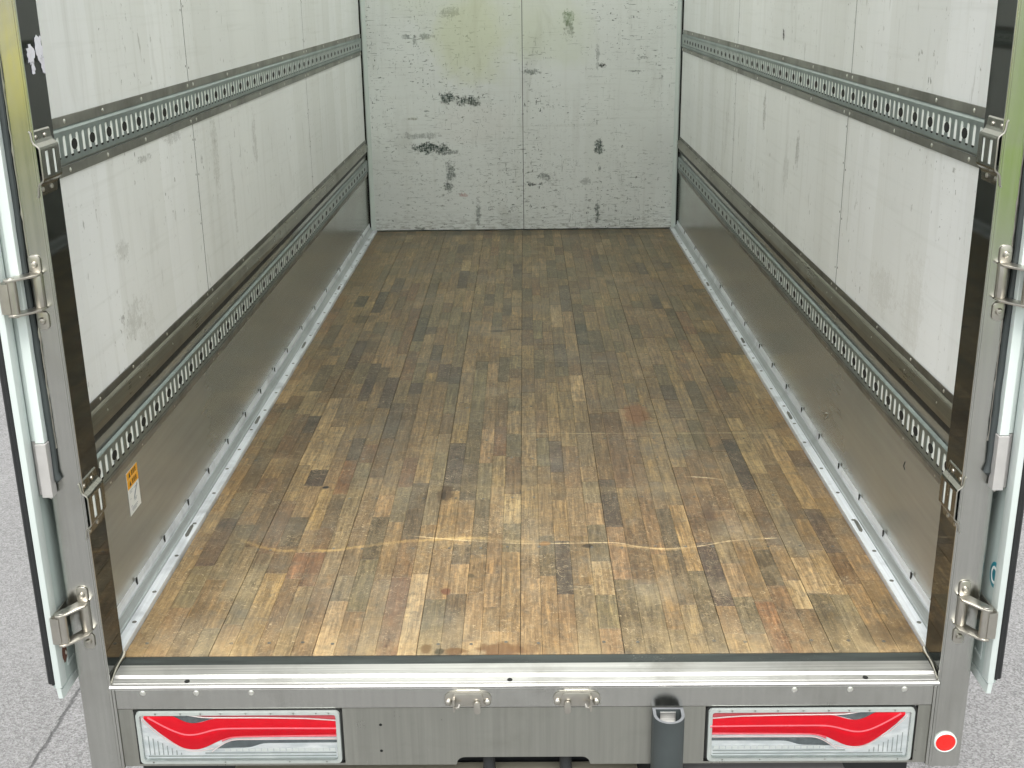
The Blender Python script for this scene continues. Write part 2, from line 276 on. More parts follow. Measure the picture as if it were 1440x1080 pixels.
for (cx, cy, rx, ry, amt, col) in ((-.045, .016, .045, .026, .75, (.13, .060, .020)), (-.14, .012, .024, .014, .7, (.12, .055, .016)), (-.20, .022, .013, .018, .75, (.11, .06, .02)), (-.17, .012, .010, .012, .8, (.04, .035, .02)),
        (.013, .02, .02, .02, .45, (.13, .07, .03)), (-.172, .265, .011, .014, .9, (.12, .045, .02)), (-.12, .34, .008, .010, .7, (.05, .04, .02)), (.055, .505, .014, .010, .6, (.25, .12, .03)), (-.21, .81, .02, .055, .75, (.06, .035, .016)),
        (-.212, .80, .006, .03, .9, (.03, .02, .01)), (-.54, .86, .010, .008, 1, (.01, .01, .01)), (.48, .62, .018, .10, .55, (.07, .045, .03)), (-.10, 2.4, .035, .012, .8, (.04, .04, .03)), (-.03, 2.42, .03, .010, .7, (.04, .04, .03)), (.16, .49, .016, .012, .9, (.03, .02, .01)),
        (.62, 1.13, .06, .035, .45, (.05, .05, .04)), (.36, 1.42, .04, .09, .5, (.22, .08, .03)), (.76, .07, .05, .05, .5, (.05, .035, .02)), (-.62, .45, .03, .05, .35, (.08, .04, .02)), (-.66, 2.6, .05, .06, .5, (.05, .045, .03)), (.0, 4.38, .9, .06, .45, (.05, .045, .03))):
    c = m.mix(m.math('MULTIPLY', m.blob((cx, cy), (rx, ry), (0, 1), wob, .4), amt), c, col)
m.set(Base_Color=c, Roughness=m.ramp(big, .3, .7, .42, .58), Specular_IOR_Level=.5).bump(m.math('ADD', m.math('MULTIPLY', fib, .6), m.math('ADD', grain, mott)), .35, .0012); M['wood'] = m.m

# asphalt
m = Mat('worn_asphalt'); p = m.sep()
v = m.voro(m.pos, 190, 'F1', 'Color'); vd = m.voro(m.pos, 190); fine = m.noise(m.pos, 240, 3, .7); big = m.noise(m.pos, 1.3, 4, .6); mid = m.noise(m.pos, 35, 4, .7)
g = m.t.nodes.new('ShaderNodeSeparateColor'); m.put(g.inputs[0], v)
c = m.mix(m.ramp(g.outputs[0], 0, 1), (.13, .13, .13), (.33, .33, .33)); c = m.mix(m.ramp(big, .3, .7, 0, .25), c, (.34, .34, .34)); c = m.mix(m.ramp(fine, .55, .72, 0, .5), c, (.16, .16, .16)); c = m.mix(m.ramp(mid, .58, .75, 0, .4), c, (.42, .42, .415))
cw = m.math('ADD', p[0], m.math('MULTIPLY', m.math('SUBTRACT', m.noise(m.sc(1, 1, 1), 9, 4, .7), .5), .05))
dd = m.math('ABSOLUTE', m.math('ADD', cw, 1.478)); crack = m.ramp(dd, .002, .007, 1, 0)
c = m.mix(m.math('MULTIPLY', m.ramp(cw, -1.49, -1.475, 1, 0), .16), c, (.17, .17, .165)); c = m.mix(m.math('MULTIPLY', crack, .7), c, (.05, .05, .05))
spot = m.ramp(m.voro(m.pos, 5), .035, .02); c = m.mix(m.math('MULTIPLY', spot, .8), c, (.03, .03, .03))
m.set(Base_Color=c, Roughness=.85).bump(m.math('SUBTRACT', m.math('ADD', m.math('MULTIPLY', fine, .6), vd), m.math('MULTIPLY', crack, 2)), .8, .003); M['asphalt'] = m.m
# unseen grass bank behind the photographer, added for the colours the posts reflect
m = Mat('reflected_grass_bank'); n = m.noise(m.pos, 1.2, 5, .7); p = m.sep()
yl = m.math('MULTIPLY', m.ramp(m.math('ABSOLUTE', m.math('ADD', p[0], 7)), 2.6, 1.8), m.ramp(p[2], .1, .4))
c = m.mix(m.ramp(n, .35, .65), (.08, .10, .055), (.20, .23, .14)); c = m.mix(m.math('MULTIPLY', m.ramp(p[0], 2, 4), .8), c, m.mix(m.ramp(n, .35, .65), (.10, .20, .02), (.30, .44, .06))); c = m.mix(m.math('MULTIPLY', yl, .9), c, (.90, .80, .02)); m.set(Base_Color=c, Roughness=.9); M['grass'] = m.m

# ------------------------------------------------------------------ mesh helper
class MB:
    def __init__(s): s.v = []; s.f = []
    def add(s, vs, fs):
        o = len(s.v); s.v += [tuple(x) for x in vs]; s.f += [tuple(i+o for i in f) for f in fs]; return s
    def box(s, a, b):
        x0, y0, z0 = (min(a[i], b[i]) for i in range(3)); x1, y1, z1 = (max(a[i], b[i]) for i in range(3))
        return s.add([(x0, y0, z0), (x1, y0, z0), (x1, y1, z0), (x0, y1, z0), (x0, y0, z1), (x1, y0, z1), (x1, y1, z1), (x0, y1, z1)],
                     [(0, 3, 2, 1), (4, 5, 6, 7), (0, 1, 5, 4), (1, 2, 6, 5), (2, 3, 7, 6), (3, 0, 4, 7)])
    def prism(s, prof, axis, a, b):
        """closed profile of 2-D points (the other two axes in order) extruded along axis from a to b"""
        def mk(q, t): return (t, q[0], q[1]) if axis == 0 else (q[0], t, q[1]) if axis == 1 else (q[0], q[1], t)
        n = len(prof); vs = [mk(q, a) for q in prof] + [mk(q, b) for q in prof]
        fs = [tuple(range(n))[::-1], tuple(range(n, 2*n))] + [(i, (i+1) % n, n+(i+1) % n, n+i) for i in range(n)]
        return s.add(vs, fs)
    def strip(s, prof, axis, a, b, th=.002):
        """open profile given thickness and extruded: bent sheet metal"""
        P = [Vector(q) for q in prof]; off = []
        for i in range(len(P)):
            t = (P[min(i+1, len(P)-1)]-P[max(i-1, 0)]).normalized(); off.append(P[i]+Vector((-t.y, t.x))*th)
        def mk(q, t): return (t, q[0], q[1]) if axis == 0 else (q[0], t, q[1]) if axis == 1 else (q[0], q[1], t)
        n = len(P); vs = [mk(q, a) for q in P]+[mk(q, a) for q in off]+[mk(q, b) for q in P]+[mk(q, b) for q in off]; fs = []
        for i in range(n-1):
            fs += [(i, i+1, 2*n+i+1, 2*n+i), (n+i, 3*n+i, 3*n+i+1, n+i+1), (i, n+i, n+i+1, i+1), (2*n+i, 2*n+i+1, 3*n+i+1, 3*n+i)]
        fs += [(0, 2*n, 3*n, n), (n-1, 2*n-1, 4*n-1, 3*n-1)]
        return s.add(vs, fs)
    def lathe(s, c, axis, prof, n=16, cap=True, sx=1.0):
        """prof: list of (radius, offset along axis)"""
        vs = []; fs = []
        for r, t in prof:
            for k in range(n):
                a = 2*math.pi*k/n; u, w_ = r*math.cos(a)*sx, r*math.sin(a)
                d = (t, u, w_) if axis == 0 else (u, t, w_) if axis == 1 else (u, w_, t); vs.append((c[0]+d[0], c[1]+d[1], c[2]+d[2]))
        for j in range(len(prof)-1):
            for k in range(n): fs.append((j*n+k, j*n+(k+1) % n, (j+1)*n+(k+1) % n, (j+1)*n+k))
        if cap: fs.append(tuple(range(n))[::-1]); fs.append(tuple((len(prof)-1)*n+k for k in range(n)))
        return s.add(vs, fs)
    def tube(s, pts, r, n=8, closed=False, flat=None):
        P = [Vector(q) for q in pts]; vs = []; fs = []; up = None
        for i, q in enumerate(P):
            a = P[(i-1) % len(P)] if closed else P[max(i-1, 0)]; b = P[(i+1) % len(P)] if closed else P[min(i+1, len(P)-1)]
            t = (b-a).normalized()
            if up is None: up = Vector((0, 0, 1)) if abs(t.z) < .9 else Vector((0, 1, 0))
            x = t.cross(up).normalized(); y = x.cross(t); up = y
            rr = r[i] if isinstance(r, (list, tuple)) else r; fy = flat if flat else 1
            for k in range(n): vs.append(q + x*rr*math.cos(2*math.pi*k/n) + y*rr*fy*math.sin(2*math.pi*k/n))
        m_ = len(P)
        for i in range(m_ if closed else m_-1):
            for k in range(n): j = (i+1) % m_; fs.append((i*n+k, i*n+(k+1) % n, j*n+(k+1) % n, j*n+k))
        if not closed: fs += [tuple(range(n))[::-1], tuple((m_-1)*n+k for k in range(n))]
        return s.add(vs, fs)
    def mirror(s, sx): s.v = [(x*sx, y, z) for x, y, z in s.v]; return s

TRUCK = bpy.data.objects.new('box_truck', None); TRUCK.location = (0, 2.2, -.9); COL.objects.link(TRUCK)
TRUCK['label'] = 'empty box truck with open rear doors, white plywood walls and a worn hardwood floor'; TRUCK['category'] = 'truck'
bpy.context.view_layer.update()

def link(o, parent):
    COL.objects.link(o)
    if parent: o.parent = parent
    return o
def wloc(o):
    v = Vector((0, 0, 0))
    while o is not None: v += o.location; o = o.parent
    return v
def build(mb, name, mat, parent=TRUCK, bevel=0.0, smooth=False, recalc=True, label=None, kind=None, attrs=None, seg=2):
    """links the collected shapes as one mesh whose origin is the middle of its bounds"""
    V = np.array(mb.v, dtype=float); c = (V.min(0)+V.max(0))/2
    me = bpy.data.meshes.new(name); me.from_pydata([tuple(x) for x in (V-c)], [], mb.f)
    if recalc or bevel:
        bm = bmesh.new(); bm.from_mesh(me)
        if recalc: bmesh.ops.recalc_face_normals(bm, faces=bm.faces)
        if bevel:
            es = [e for e in bm.edges if len(e.link_faces) == 2 and e.calc_face_angle(0) > .5]
            bmesh.ops.bevel(bm, geom=es, offset=bevel, segments=seg, affect='EDGES', clamp_overlap=True, profile=.5)
        bm.to_mesh(me); bm.free()
    if smooth:
        for p_ in me.polygons: p_.use_smooth = True
        try: me.set_sharp_from_angle(angle=R(38))
        except Exception: pass
    me.materials.append(M[mat] if isinstance(mat, str) else mat)
    if attrs:
        for an, col in attrs.items():
            a = me.color_attributes.new(an, 'FLOAT_COLOR', 'CORNER'); a.data.foreach_set('color', np.asarray(col, dtype=np.float32).ravel())
    o = bpy.data.objects.new(name, me); link(o, parent)
    o.location = Vector(c)-(wloc(parent) if parent else Vector((0, 0, 0)))
    if label: o['label'] = label
    if kind: o['kind'] = kind
    return o
def inst(src, loc, parent, rot=None, name=None):
    o = src.copy()
    if name: o.name = name
    COL.objects.link(o); o.parent = parent; o.location = Vector(loc)-wloc(parent)
    if rot: o.rotation_euler = rot
    return o
def dome(r, h, n=12): return [(r, 0), (r*.92, h*.5), (r*.6, h*.88), (.0005, h)]

L = 4.457; ZR = 2.04; ROOF_T = .68
# ------------------------------------------------------------------ setting
gm = MB(); gm.add([(-300, -300, -.9), (300, -300, -.9), (300, 300, -.9), (-300, 300, -.9)], [(0, 1, 2, 3)])
g = build(gm, 'asphalt_ground', 'asphalt', None, kind='structure', recalc=False)
gm = MB(); N = 60; vs = []; fs = []
for j, (yy, zz) in enumerate(((-9, -.89), (-11, -.4), (-14, .4), (-20, .9), (-40, 1.2))):
    for i in range(N+1):
        x = -60+120*i/N; vs.append((x, yy+random.uniform(-.6, .6), zz+random.uniform(-.25, .25)*(j > 0)))
for j in range(4):
    for i in range(N): a = j*(N+1)+i; fs.append((a, a+1, a+N+2, a+N+1))
gm.add(vs, fs); build(gm, 'reflected_grass_bank', 'grass', None, kind='structure', smooth=True)

# ------------------------------------------------------------------ body shell
# white roof skin, out of view, made translucent to brighten the far interior
m = Mat('translucent_fill_roof'); tl = m.t.nodes.new('ShaderNodeBsdfTranslucent'); tl.inputs[0].default_value = (.80, .82, .76, 1)
m.set(Base_Color=(.78, .80, .76), Roughness=.5); mx = m.t.nodes.new('ShaderNodeMixShader'); mx.inputs[0].default_value = ROOF_T
m.t.links.new(m.b.outputs[0], mx.inputs[1]); m.t.links.new(tl.outputs[0], mx.inputs[2]); m.t.links.new(mx.outputs[0], m.out.inputs[0]); M['roof'] = m.m
b = MB(); b.add([(-.95, .089, ZR+.03), (.95, .089, ZR+.03), (.95, L+.06, ZR+.03), (-.95, L+.06, ZR+.03)], [(0, 1, 2, 3)]); build(b, 'roof_skin', 'roof', recalc=False)
for s in (-1, 1):
    b = MB(); b.box((s*.8752, .0, -.05), (s*.887, L+.06, ZR+.0)); build(b, 'outer_side_skin', 'white_metal', bevel=.003)
b = MB(); b.box((-.875, L+.02, -.05), (.875, L+.06, ZR)); build(b, 'outer_front_skin', 'white_metal')
b = MB(); b.box((-.87, .10, -.09), (.87, L+.02, -.052))
for s in (-1, 1): b.box((s*.33, .12, -.22), (s*.40, L+1.0, -.0905))
b.box((-.80, -.02, -.30), (.80, .0, -.0155)); build(b, 'chassis_frame', 'rubber')

RVN = {}; M['greynail'] = simple('nail_head', (.13, .135, .125), .6)
# side wall panels (three a side, the seams are real gaps)
for s, mt in ((-1, 'wall_left'), (1, 'wall_right')):
    b = MB(); b.box((s*.868, .03, .0), (s*.874, L, ZR)); build(b, 'side_wall_core', 'black')
    for y0, y1 in ((.032, 1.0425), (1.0455, 2.7485), (2.7515, 4.447)):
        b = MB(); b.box((s*.860, y0, .508), (s*.8675, y1, ZR-.001)); build(b, 'side_wall_panel', mt, bevel=.0012)
    for ym in (1.044, 2.750):
        b = MB(); b.box((s*.8601, ym-.0015, .508), (s*.8674, ym+.0014, ZR-.001)); so_ = build(b, 'panel_seam', 'black')
        for zz in (.56, .70, .83, .925, 1.11, 1.25, 1.42, 1.60, 1.80):
            for dy in (-.012, .012):
                if random.random() < .2: continue
                if 'nail' not in RVN:
                    q = MB(); q.lathe((0, 0, 0), 0, [(.0032, -.0002), (.0030, .0002)], 8); RVN['nail'] = build(q, 'nail_dent', 'greynail', so_); RVN['nail'].location = Vector((s*.8600, ym+dy, zz))-wloc(so_)
                else: inst(RVN['nail'], (s*.8600, ym+dy+random.uniform(-.003, .003), zz+random.uniform(-.01, .01)), so_)
for x0, x1 in ((-.851, .0028), (.0058, .851)):
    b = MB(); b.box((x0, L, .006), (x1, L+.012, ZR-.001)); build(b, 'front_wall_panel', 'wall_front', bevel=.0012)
b = MB(); b.box((-.87, L+.0125, .0), (.87, L+.019, ZR)); build(b, 'front_wall_core', 'black')
for s in (-1, 1):   # angled white corner trim and its dark joint
    b = MB(); b.prism([(s*.852, L-.022), (s*.846, L-.024), (s*.829, L-.004), (s*.829, L-.0005), (s*.852, L-.0005)], 2, .004, ZR); build(b, 'corner_trim', 'white_metal', smooth=True)
    b = MB(); b.box((s*.8525, L-.030, .43), (s*.862, L-.001, ZR)); build(b, 'corner_gasket', 'black')

# ------------------------------------------------------------------ rivets (shared mesh)
rivet_me = None
def rivet(pt, s, parent, r=.0055, mat='rivet', name='rivet'):
    """low dome pointing inwards from a side wall (s) or backwards (s=0)"""
    global RV
    key = (name, mat, round(r, 4), 0 if s == 0 else 1)
    if key not in RV:
        b = MB()
        if s == 0: b.lathe((0, 0, 0), 1, [(q, -t) for q, t in dome(r, r*.55)], 10)
        else: b.lathe((0, 0, 0), 0, [(q, -t) for q, t in dome(r, r*.55)], 10)
        o = build(b, name, mat, parent, smooth=True); RV[key] = o; first = True
        if s == -1: o.rotation_euler = (0, 0, math.pi)
        o.location = Vector(pt)-wloc(parent); return o
    return inst(RV[key], pt, parent, (0, 0, math.pi) if s == -1 else (0, 0, 0))
RV = {}

RIV = []; y = .15
pos = [.155, .37, .63, 1.018, 1.072, 1.45, 1.87, 2.29, 2.72, 2.78, 3.2, 3.62, 4.04, 4.40]
for s in (-1, 1):
    # cargo lashing band: two flashings and the slotted rail
    for z0, z1, nm in ((1.0525, 1.072, 'flashing_strip'), (.962, .9805, 'flashing_strip')):
        b = MB(); b.box((s*.8592, .030, z0), (s*.8565, L-.031, z1)); o = build(b, nm, 'flash', bevel=.0006)
        for yy in pos: rivet((s*.8563, yy, (z0+z1)/2), s, o, .0050)
    b = MB(); b.box((s*.8592, .030, .498), (s*.8568, L-.031, .5145)); o = build(b, 'flashing_strip', 'flash_dark', bevel=.0006, label='dark riveted flashing along the foot of the white panels')
    for yy in pos: rivet((s*.8566, yy, .5065), s, o, .0040)
    # ledge channel and the black joint under it
    b = MB(); b.prism([(s*.8600, .4975), (s*.8566, .4975), (s*.8515, .4900), (s*.8475, .4700), (s*.8470, .4560), (s*.8600, .4540)], 1, .030, L-.031)
    o = build(b, 'ledge_channel', 'ledge', bevel=.0008)
    b = MB(); b.prism([(s*.8505, .4935), (s*.8485, .4935), (s*.8465, .4835), (s*.8485, .4835)], 1, .030, L-.031); build(b, 'ledge_bead', 'ledge', o)
    for yy in pos: rivet((s*.8488, yy+.012, .478), s, o, .0026)
    b = MB(); b.box((s*.8670, .030, .432), (s*.8570, L-.031, .4535)); build(b, 'black_joint_strip', 'rubber')
    # stainless kick plate and its flashing under the rail
    b = MB(); b.box((s*.8675, .030, .030), (s*.8625, L-.001, .4315)); o = build(b, 'kick_plate', 'kick', bevel=.0006)
    b = MB(); b.prism([(s*.8622, .336), (s*.8560, .3335), (s*.8555, .328), (s*.8610, .311), (s*.8622, .311)], 1, .030, L-.031)
    o = build(b, 'rail_lip', 'flash', bevel=.0006)
    for yy in pos: rivet((s*.8574, yy, .3215), s, o, .0032)

# slotted lashing rails, one bent sheet each with real slots
def lashing_rail(s, zc, x_wall, x_face, h=.0355, x_back=.8547):
    """hat section: sloping shoulders and a pierced face; unit 0.1 m, three slots of which two share a round hole"""
    y0, y1 = .031, L-.032; b = MB(); zs = .0210; hw = .0080
    ys = [y0]; holes = []
    k = 0; yy = .186-.1+.0
    while yy < y1-.03:
        for j, d in enumerate((-.0665+.0335, .0-.0, .0335)):
            pass
        yc = yy
        for d in (-.0167, .0167, .0500):
            c_ = yc+d
            if c_-hw > y0+.004 and c_+hw < y1-.004: holes.append((c_-hw, c_+hw, d < .03))
        k += 1; yy += .1005
    cuts = sorted(set([y0, y1]+[q for hh in holes for q in hh[:2]]))
    zr = [-h+.006, -zs, -zs+.006, -.0105, .0105, zs-.006, zs, h-.006]
    def inhole(a, c_):
        mid = (a+c_)/2
        for h0, h1, pr in holes:
            if h0 < mid < h1: return 1
        return 0
    pairweb = []
    for i in range(len(holes)-1):
        if holes[i][2] and holes[i+1][2] and holes[i+1][0]-holes[i][1] < .03: pairweb.append((holes[i][1], holes[i+1][0]))
    def inweb(mid): return any(a < mid < c_ for a, c_ in pairweb)
    xf = s*x_face; xb = s*(x_face+.0010)
    filled = {}
    for i in range(len(cuts)-1):
        a, c_ = cuts[i], cuts[i+1]; mid = (a+c_)/2; ih = inhole(a, c_); iw = inweb(mid)
        for j in range(len(zr)-1):
            hole = (ih and 1 <= j <= 5) or (iw and j == 3); filled[(i, j)] = not hole
    for i in range(len(cuts)-1):
        a, c_ = cuts[i], cuts[i+1]
        for j in range(len(zr)-1):
            za, zb = zc+zr[j], zc+zr[j+1]
            if filled[(i, j)]:
                b.add([(xf, a, za), (xf, c_, za), (xf, c_, zb), (xf, a, zb)], [(0, 1, 2, 3)])
            else:
                # hole walls towards solid neighbours
                for (di, dj, e) in ((-1, 0, ((a, za), (a, zb))), (1, 0, ((c_, za), (c_, zb))), (0, -1, ((a, za), (c_, za))), (0, 1, ((a, zb), (c_, zb)))):
                    if filled.get((i+di, j+dj), True):
                        (ya, z_a), (yb, z_b) = e; b.add([(xf, ya, z_a), (xf, yb, z_b), (xb, yb, z_b), (xb, ya, z_a)], [(0, 1, 2, 3)])
                if j in (1, 5) and not inweb((a+c_)/2):  # rounded slot ends
                    r = (c_-a)/2*.62; zo, zi = (za, zb) if j == 1 else (zb, za); dz = (zi-zo)
                    b.add([(xf, a, zo), (xf, a+r, zo), (xf, a+r*.25, zo+dz*.35), (xf, a, zi)], [(0, 1, 2, 3)]); b.add([(xf, c_, zo), (xf, c_-r, zo), (xf, c_-r*.25, zo+dz*.35), (xf, c_, zi)], [(0, 1, 2, 3)])
    for sg in (-1, 1):   # shoulders and flanges
        pts = [(xf, zc+sg*(h-.006)), (s*(x_face+.0022), zc+sg*(h-.0035)), (s*(x_wall-.0012), zc+sg*(h-.0008)), (s*(x_wall-.0010), zc+sg*h)]
        for q, r_ in zip(pts[:-1], pts[1:]): b.add([(q[0], y0, q[1]), (q[0], y1, q[1]), (r_[0], y1, r_[1]), (r_[0], y0, r_[1])], [(0, 1, 2, 3)])
    o = build(b, 'lashing_rail', 'galv', recalc=False)
    d = MB()
    for a, c_ in pairweb:
        d.lathe((s*x_back, (a+c_)/2, zc), 0, [(.0108, 0), (.0108, -s*.0008), (.0100, -s*.0010)], 12, sx=1.35)
    for h0, h1, pr in holes:   # black boxes paint the shadow at the foot of each slot
        d.box((s*x_back, h0-.001, zc-zs-.001), (s*(x_back-.0006), h1+.001, zc-zs+.0040))
    build(d, 'bored_hole_and_slot_shade', 'black', o)['kind'] = 'stuff'
    return o
for s in (-1, 1):
    for zc in (1.0165, .3700):
        b = MB(); b.box((s*.8595, .0325, zc-.0300), (s*.8547, L-.0325, zc+.0300)); build(b, 'rail_backing', 'backing')
    lashing_rail(s, 1.0165, .8600, .8535)
    lashing_rail(s, .3700, .8600, .8535)

# ------------------------------------------------------------------ floor rails
for s in (-1, 1):
    y0, y1 = .001, L-.0245
    b = MB(); b.prism([(s*.8205, -.01), (s*.8205, .0105), (s*.8215, .0120), (s*.8435, .0120), (s*.8435, -.01)], 1, y0, y1); o = build(b, 'floor_rail', 'galv_light', bevel=.0004)
    for yy, rr, big in [(yq+random.uniform(-.02, .02), .0045, 0) for yq in np.arange(.10, 4.3, .17)]:
        key = 'fs'
        if key not in RV:
            q = MB(); q.lathe((0, 0, 0), 2, [(.0050, 0), (.0050, .0006), (.0036, .0001), (.0005, .0001)], 10, cap=False); RV[key] = build(q, 'floor_screw', 'flash_dark', o, smooth=True, recalc=False); RV[key].location = Vector((s*.832, yy, .0123))-wloc(o)
        else: inst(RV[key], (s*(.832+random.uniform(-.004, .004)), yy, .0123), o)
    for yy in (.572, 1.371, 2.2, 3.1):   # drain slots pressed in the rail
        q = MB(); q.prism([(s*.829, yy-.035), (s*.834, yy-.042), (s*.839, yy-.03), (s*.840, yy+.02), (s*.836, yy+.035), (s*.831, yy+.02)], 2, .0122, .0128); build(q, 'drain_slot', 'flash_dark', o)
    b = MB(); b.prism([(s*.8440, .0), (s*.8440, .0125), (s*.8455, .0150), (s*.8475, .0150), (s*.8560, .0300), (s*.8580, .0300), (s*.8580, .0)], 1, .06, y1); o2 = build(b, 'rail_slope', 'galv_mid', bevel=.0004)
    b = MB(); b.prism([(s*.8585, .0), (s*.8585, .0420), (s*.8620, .0520), (s*.8624, .0520), (s*.8624, .0)], 1, .03, y1); o3 = build(b, 'rail_flange', 'galv_light', bevel=.0004)
    for yy in (.235, .448, .66, .867, 1.089, 1.318, 1.54, 1.77, 2.0, 2.3, 2.6, 2.9, 3.3, 3.7, 4.1):
        q = MB(); q.box((s*.8578, yy-.004, .040), (s*.8600, yy+.003, .056)); build(q, 'weld_notch', 'black', o3)

# ------------------------------------------------------------------ hardwood floor
fb = MB(); fb.box((-.8200, .0, -.030), (.8200, L, -.0035)); FLOOR = build(fb, 'hardwood_floor', 'subfloor')
pal0 = np.array([(.37, .245, .108), (.29, .185, .080), (.215, .128, .055), (.110, .073, .038), (.235, .185, .105), (.33, .225, .115), (.49, .35, .175), (.165, .120, .065), (.30, .215, .11), (.25, .125, .048), (.070, .050, .030)])
pal = pal0*.80; pal = pal*1.10-pal.mean(0)*.10; g0 = pal.mean(1, keepdims=True); pal = g0+(pal-g0)*np.array([1, 1, .9])*1.02; pal = np.clip(pal, .045, 1); g0 = pal.mean(1, keepdims=True); pal = (g0+(pal-g0)*.84)*np.array([1.02, .985, .86])*1.08; pal = pal*.96+pal.mean(0)*.04
pw = np.array([.19, .17, .13, .06, .13, .08, .05, .08, .07, .03, .01]); pw /= pw.sum()
seams = [-.82] + [-.0045+.2133*k for k in range(-3, 4)] + [.82]
blocks = []
for bi in range(len(seams)-1):
    x0, x1 = seams[bi]+.00045, seams[bi+1]-.00045; n = max(2, round((x1-x0)/.0425)); ws = rng.uniform(.8, 1.2, n); ws = ws/ws.sum()*(x1-x0)
    xa = x0
    for wd in ws:
        ya = .0; first = True
        while ya < L:
            ln = rng.uniform(.10, .38) if not first else rng.uniform(.05, .36); yb = ya+ln
            if yb > L-.06: yb = L
            blocks.append((xa, xa+wd, ya, yb)); ya = yb; first = False
        xa += wd
blocks.sort(key=lambda q: (q[2]+q[3])/2 - .25*(q[3]-q[2]))
def blk(mb, q):
    x0, x1, y0, y1 = q; g_ = .00022; h = rng.uniform(-.00025, .00015); e = .0004
    x0 += g_; x1 -= g_; y0 += g_ if y0 > .001 else 0; y1 -= g_
    vs = [(x0, y0, -.003), (x1, y0, -.003), (x1, y1, -.003), (x0, y1, -.003), (x0, y0, h-e), (x1, y0, h-e), (x1, y1, h-e), (x0, y1, h-e), (x0+e, y0+e, h), (x1-e, y0+e, h), (x1-e, y1-e, h), (x0+e, y1-e, h)]
    mb.add(vs, [(0, 1, 5, 4), (1, 2, 6, 5), (2, 3, 7, 6), (3, 0, 4, 7), (4, 5, 9, 8), (5, 6, 10, 9), (6, 7, 11, 10), (7, 4, 8, 11), (8, 9, 10, 11)])
    t = pal[rng.choice(len(pal), p=pw)]*rng.uniform(.82, 1.18)*np.array([1, rng.uniform(.98, 1.05), rng.uniform(.88, 1.02)])
    return [(*t, 1)]*36, [(*rng.uniform(0, 1, 3), 1)]*36
for q in blocks[:300]:
    mb = MB(); t, ph_ = blk(mb, q); build(mb, 'floor_block', 'wood', FLOOR, recalc=False, attrs={'tone': t, 'phase': ph_})
mb = MB(); T = []; PH = []
for q in blocks[300:]: t, ph_ = blk(mb, q); T += t; PH += ph_
build(mb, 'floor_block_field', 'wood', FLOOR, recalc=False, attrs={'tone': T, 'phase': PH}, kind='stuff')
sb = MB(); sb.lathe((0, 0, 0), 2, [(.0040, 0), (.0038, .0005), (.002, .0006), (.0018, .0001), (.0004, .0001)], 10, cap=False)
scr = None
for yy in (3.633, 2.638, 2.07, 1.735, 1.502, 1.209, 1.061, .779, .484, .045):
    for bi in range(len(seams)-1):
        for d in ((.035, .115, .185) if bi % 2 else (.04, .17)):
            x = seams[bi]+d+random.uniform(-.008, .008)
            if x > .81 or random.random() < .18: continue
            if scr is None: scr = build(sb, 'floor_screw', 'flash_dark', FLOOR, smooth=True, recalc=False); scr.location = Vector((x, yy, .0002))-wloc(FLOOR)
            else: inst(scr, (x, yy+random.uniform(-.006, .006), .0002), FLOOR)

# ------------------------------------------------------------------ rear sill
b = MB(); b.box((-.832, -.0335, -.02), (.832, -.0005, -.0015)); build(b, 'sill_strip', 'strip_rubber', bevel=.0005)
b = MB(); b.prism([(-.034, -.0140), (-.034, -.0005), (-.037, .0015), (-.072, .0008), (-.078, -.0035), (-.092, -.0060), (-.0945, -.0105), (-.0975, -.0105), (-.0990, -.0030), (-.1055, -.0028), (-.1085, -.0055), (-.1080, -.0085), (-.1050, -.0105), (-.1022, -.0130), (-.1015, -.0145), (-.05, -.0145)], 0, -.8135, .8135)
sill = build(b, 'rear_sill', 'sill', bevel=.0005)
for x, yy in ((-.665, -.086), (-.025, -.087), (.675, -.086)):
    q = MB(); q.lathe((x, yy, -.0048), 2, [(.0055, 0), (.0050, .001)], 10); build(q, 'drain_hole', 'black', sill)
# solder/caulk bead in the corner
for s in (-1, 1):
    q = MB(); q.tube([(s*.8190, .008, .006), (s*.8180, -.004, .002), (s*.8185, -.012, .001), (s*.8180, -.030, .002), (s*.8175, -.050, .002), (s*.816, -.075, -.002), (s*.8130, -.097, -.002)], [.004, .0045, .003, .0025, .0028, .002, .0022], 8); build(q, 'caulk_bead', 'cast', sill, smooth=True)

# ------------------------------------------------------------------ rear frame
def plate(polys, y0, y1, name, mat, parent=TRUCK, bevel=0.0, label=None):
    b = MB()
    for pl in polys: b.prism([(x, z) for x, z in pl], 1, y0, y1)
    return build(b, name, mat, parent, bevel, label=label)
FR = build(MB().box((-.806, -.1000, -.0588), (.806, -.086, -.0150)), 'rear_crossbar', 'stainless', bevel=.0008)
for x in (-.751, -.645, -.536, .534, .643, .749): rivet((x, -.1003, -.0215-.001), 0, FR, .0062)
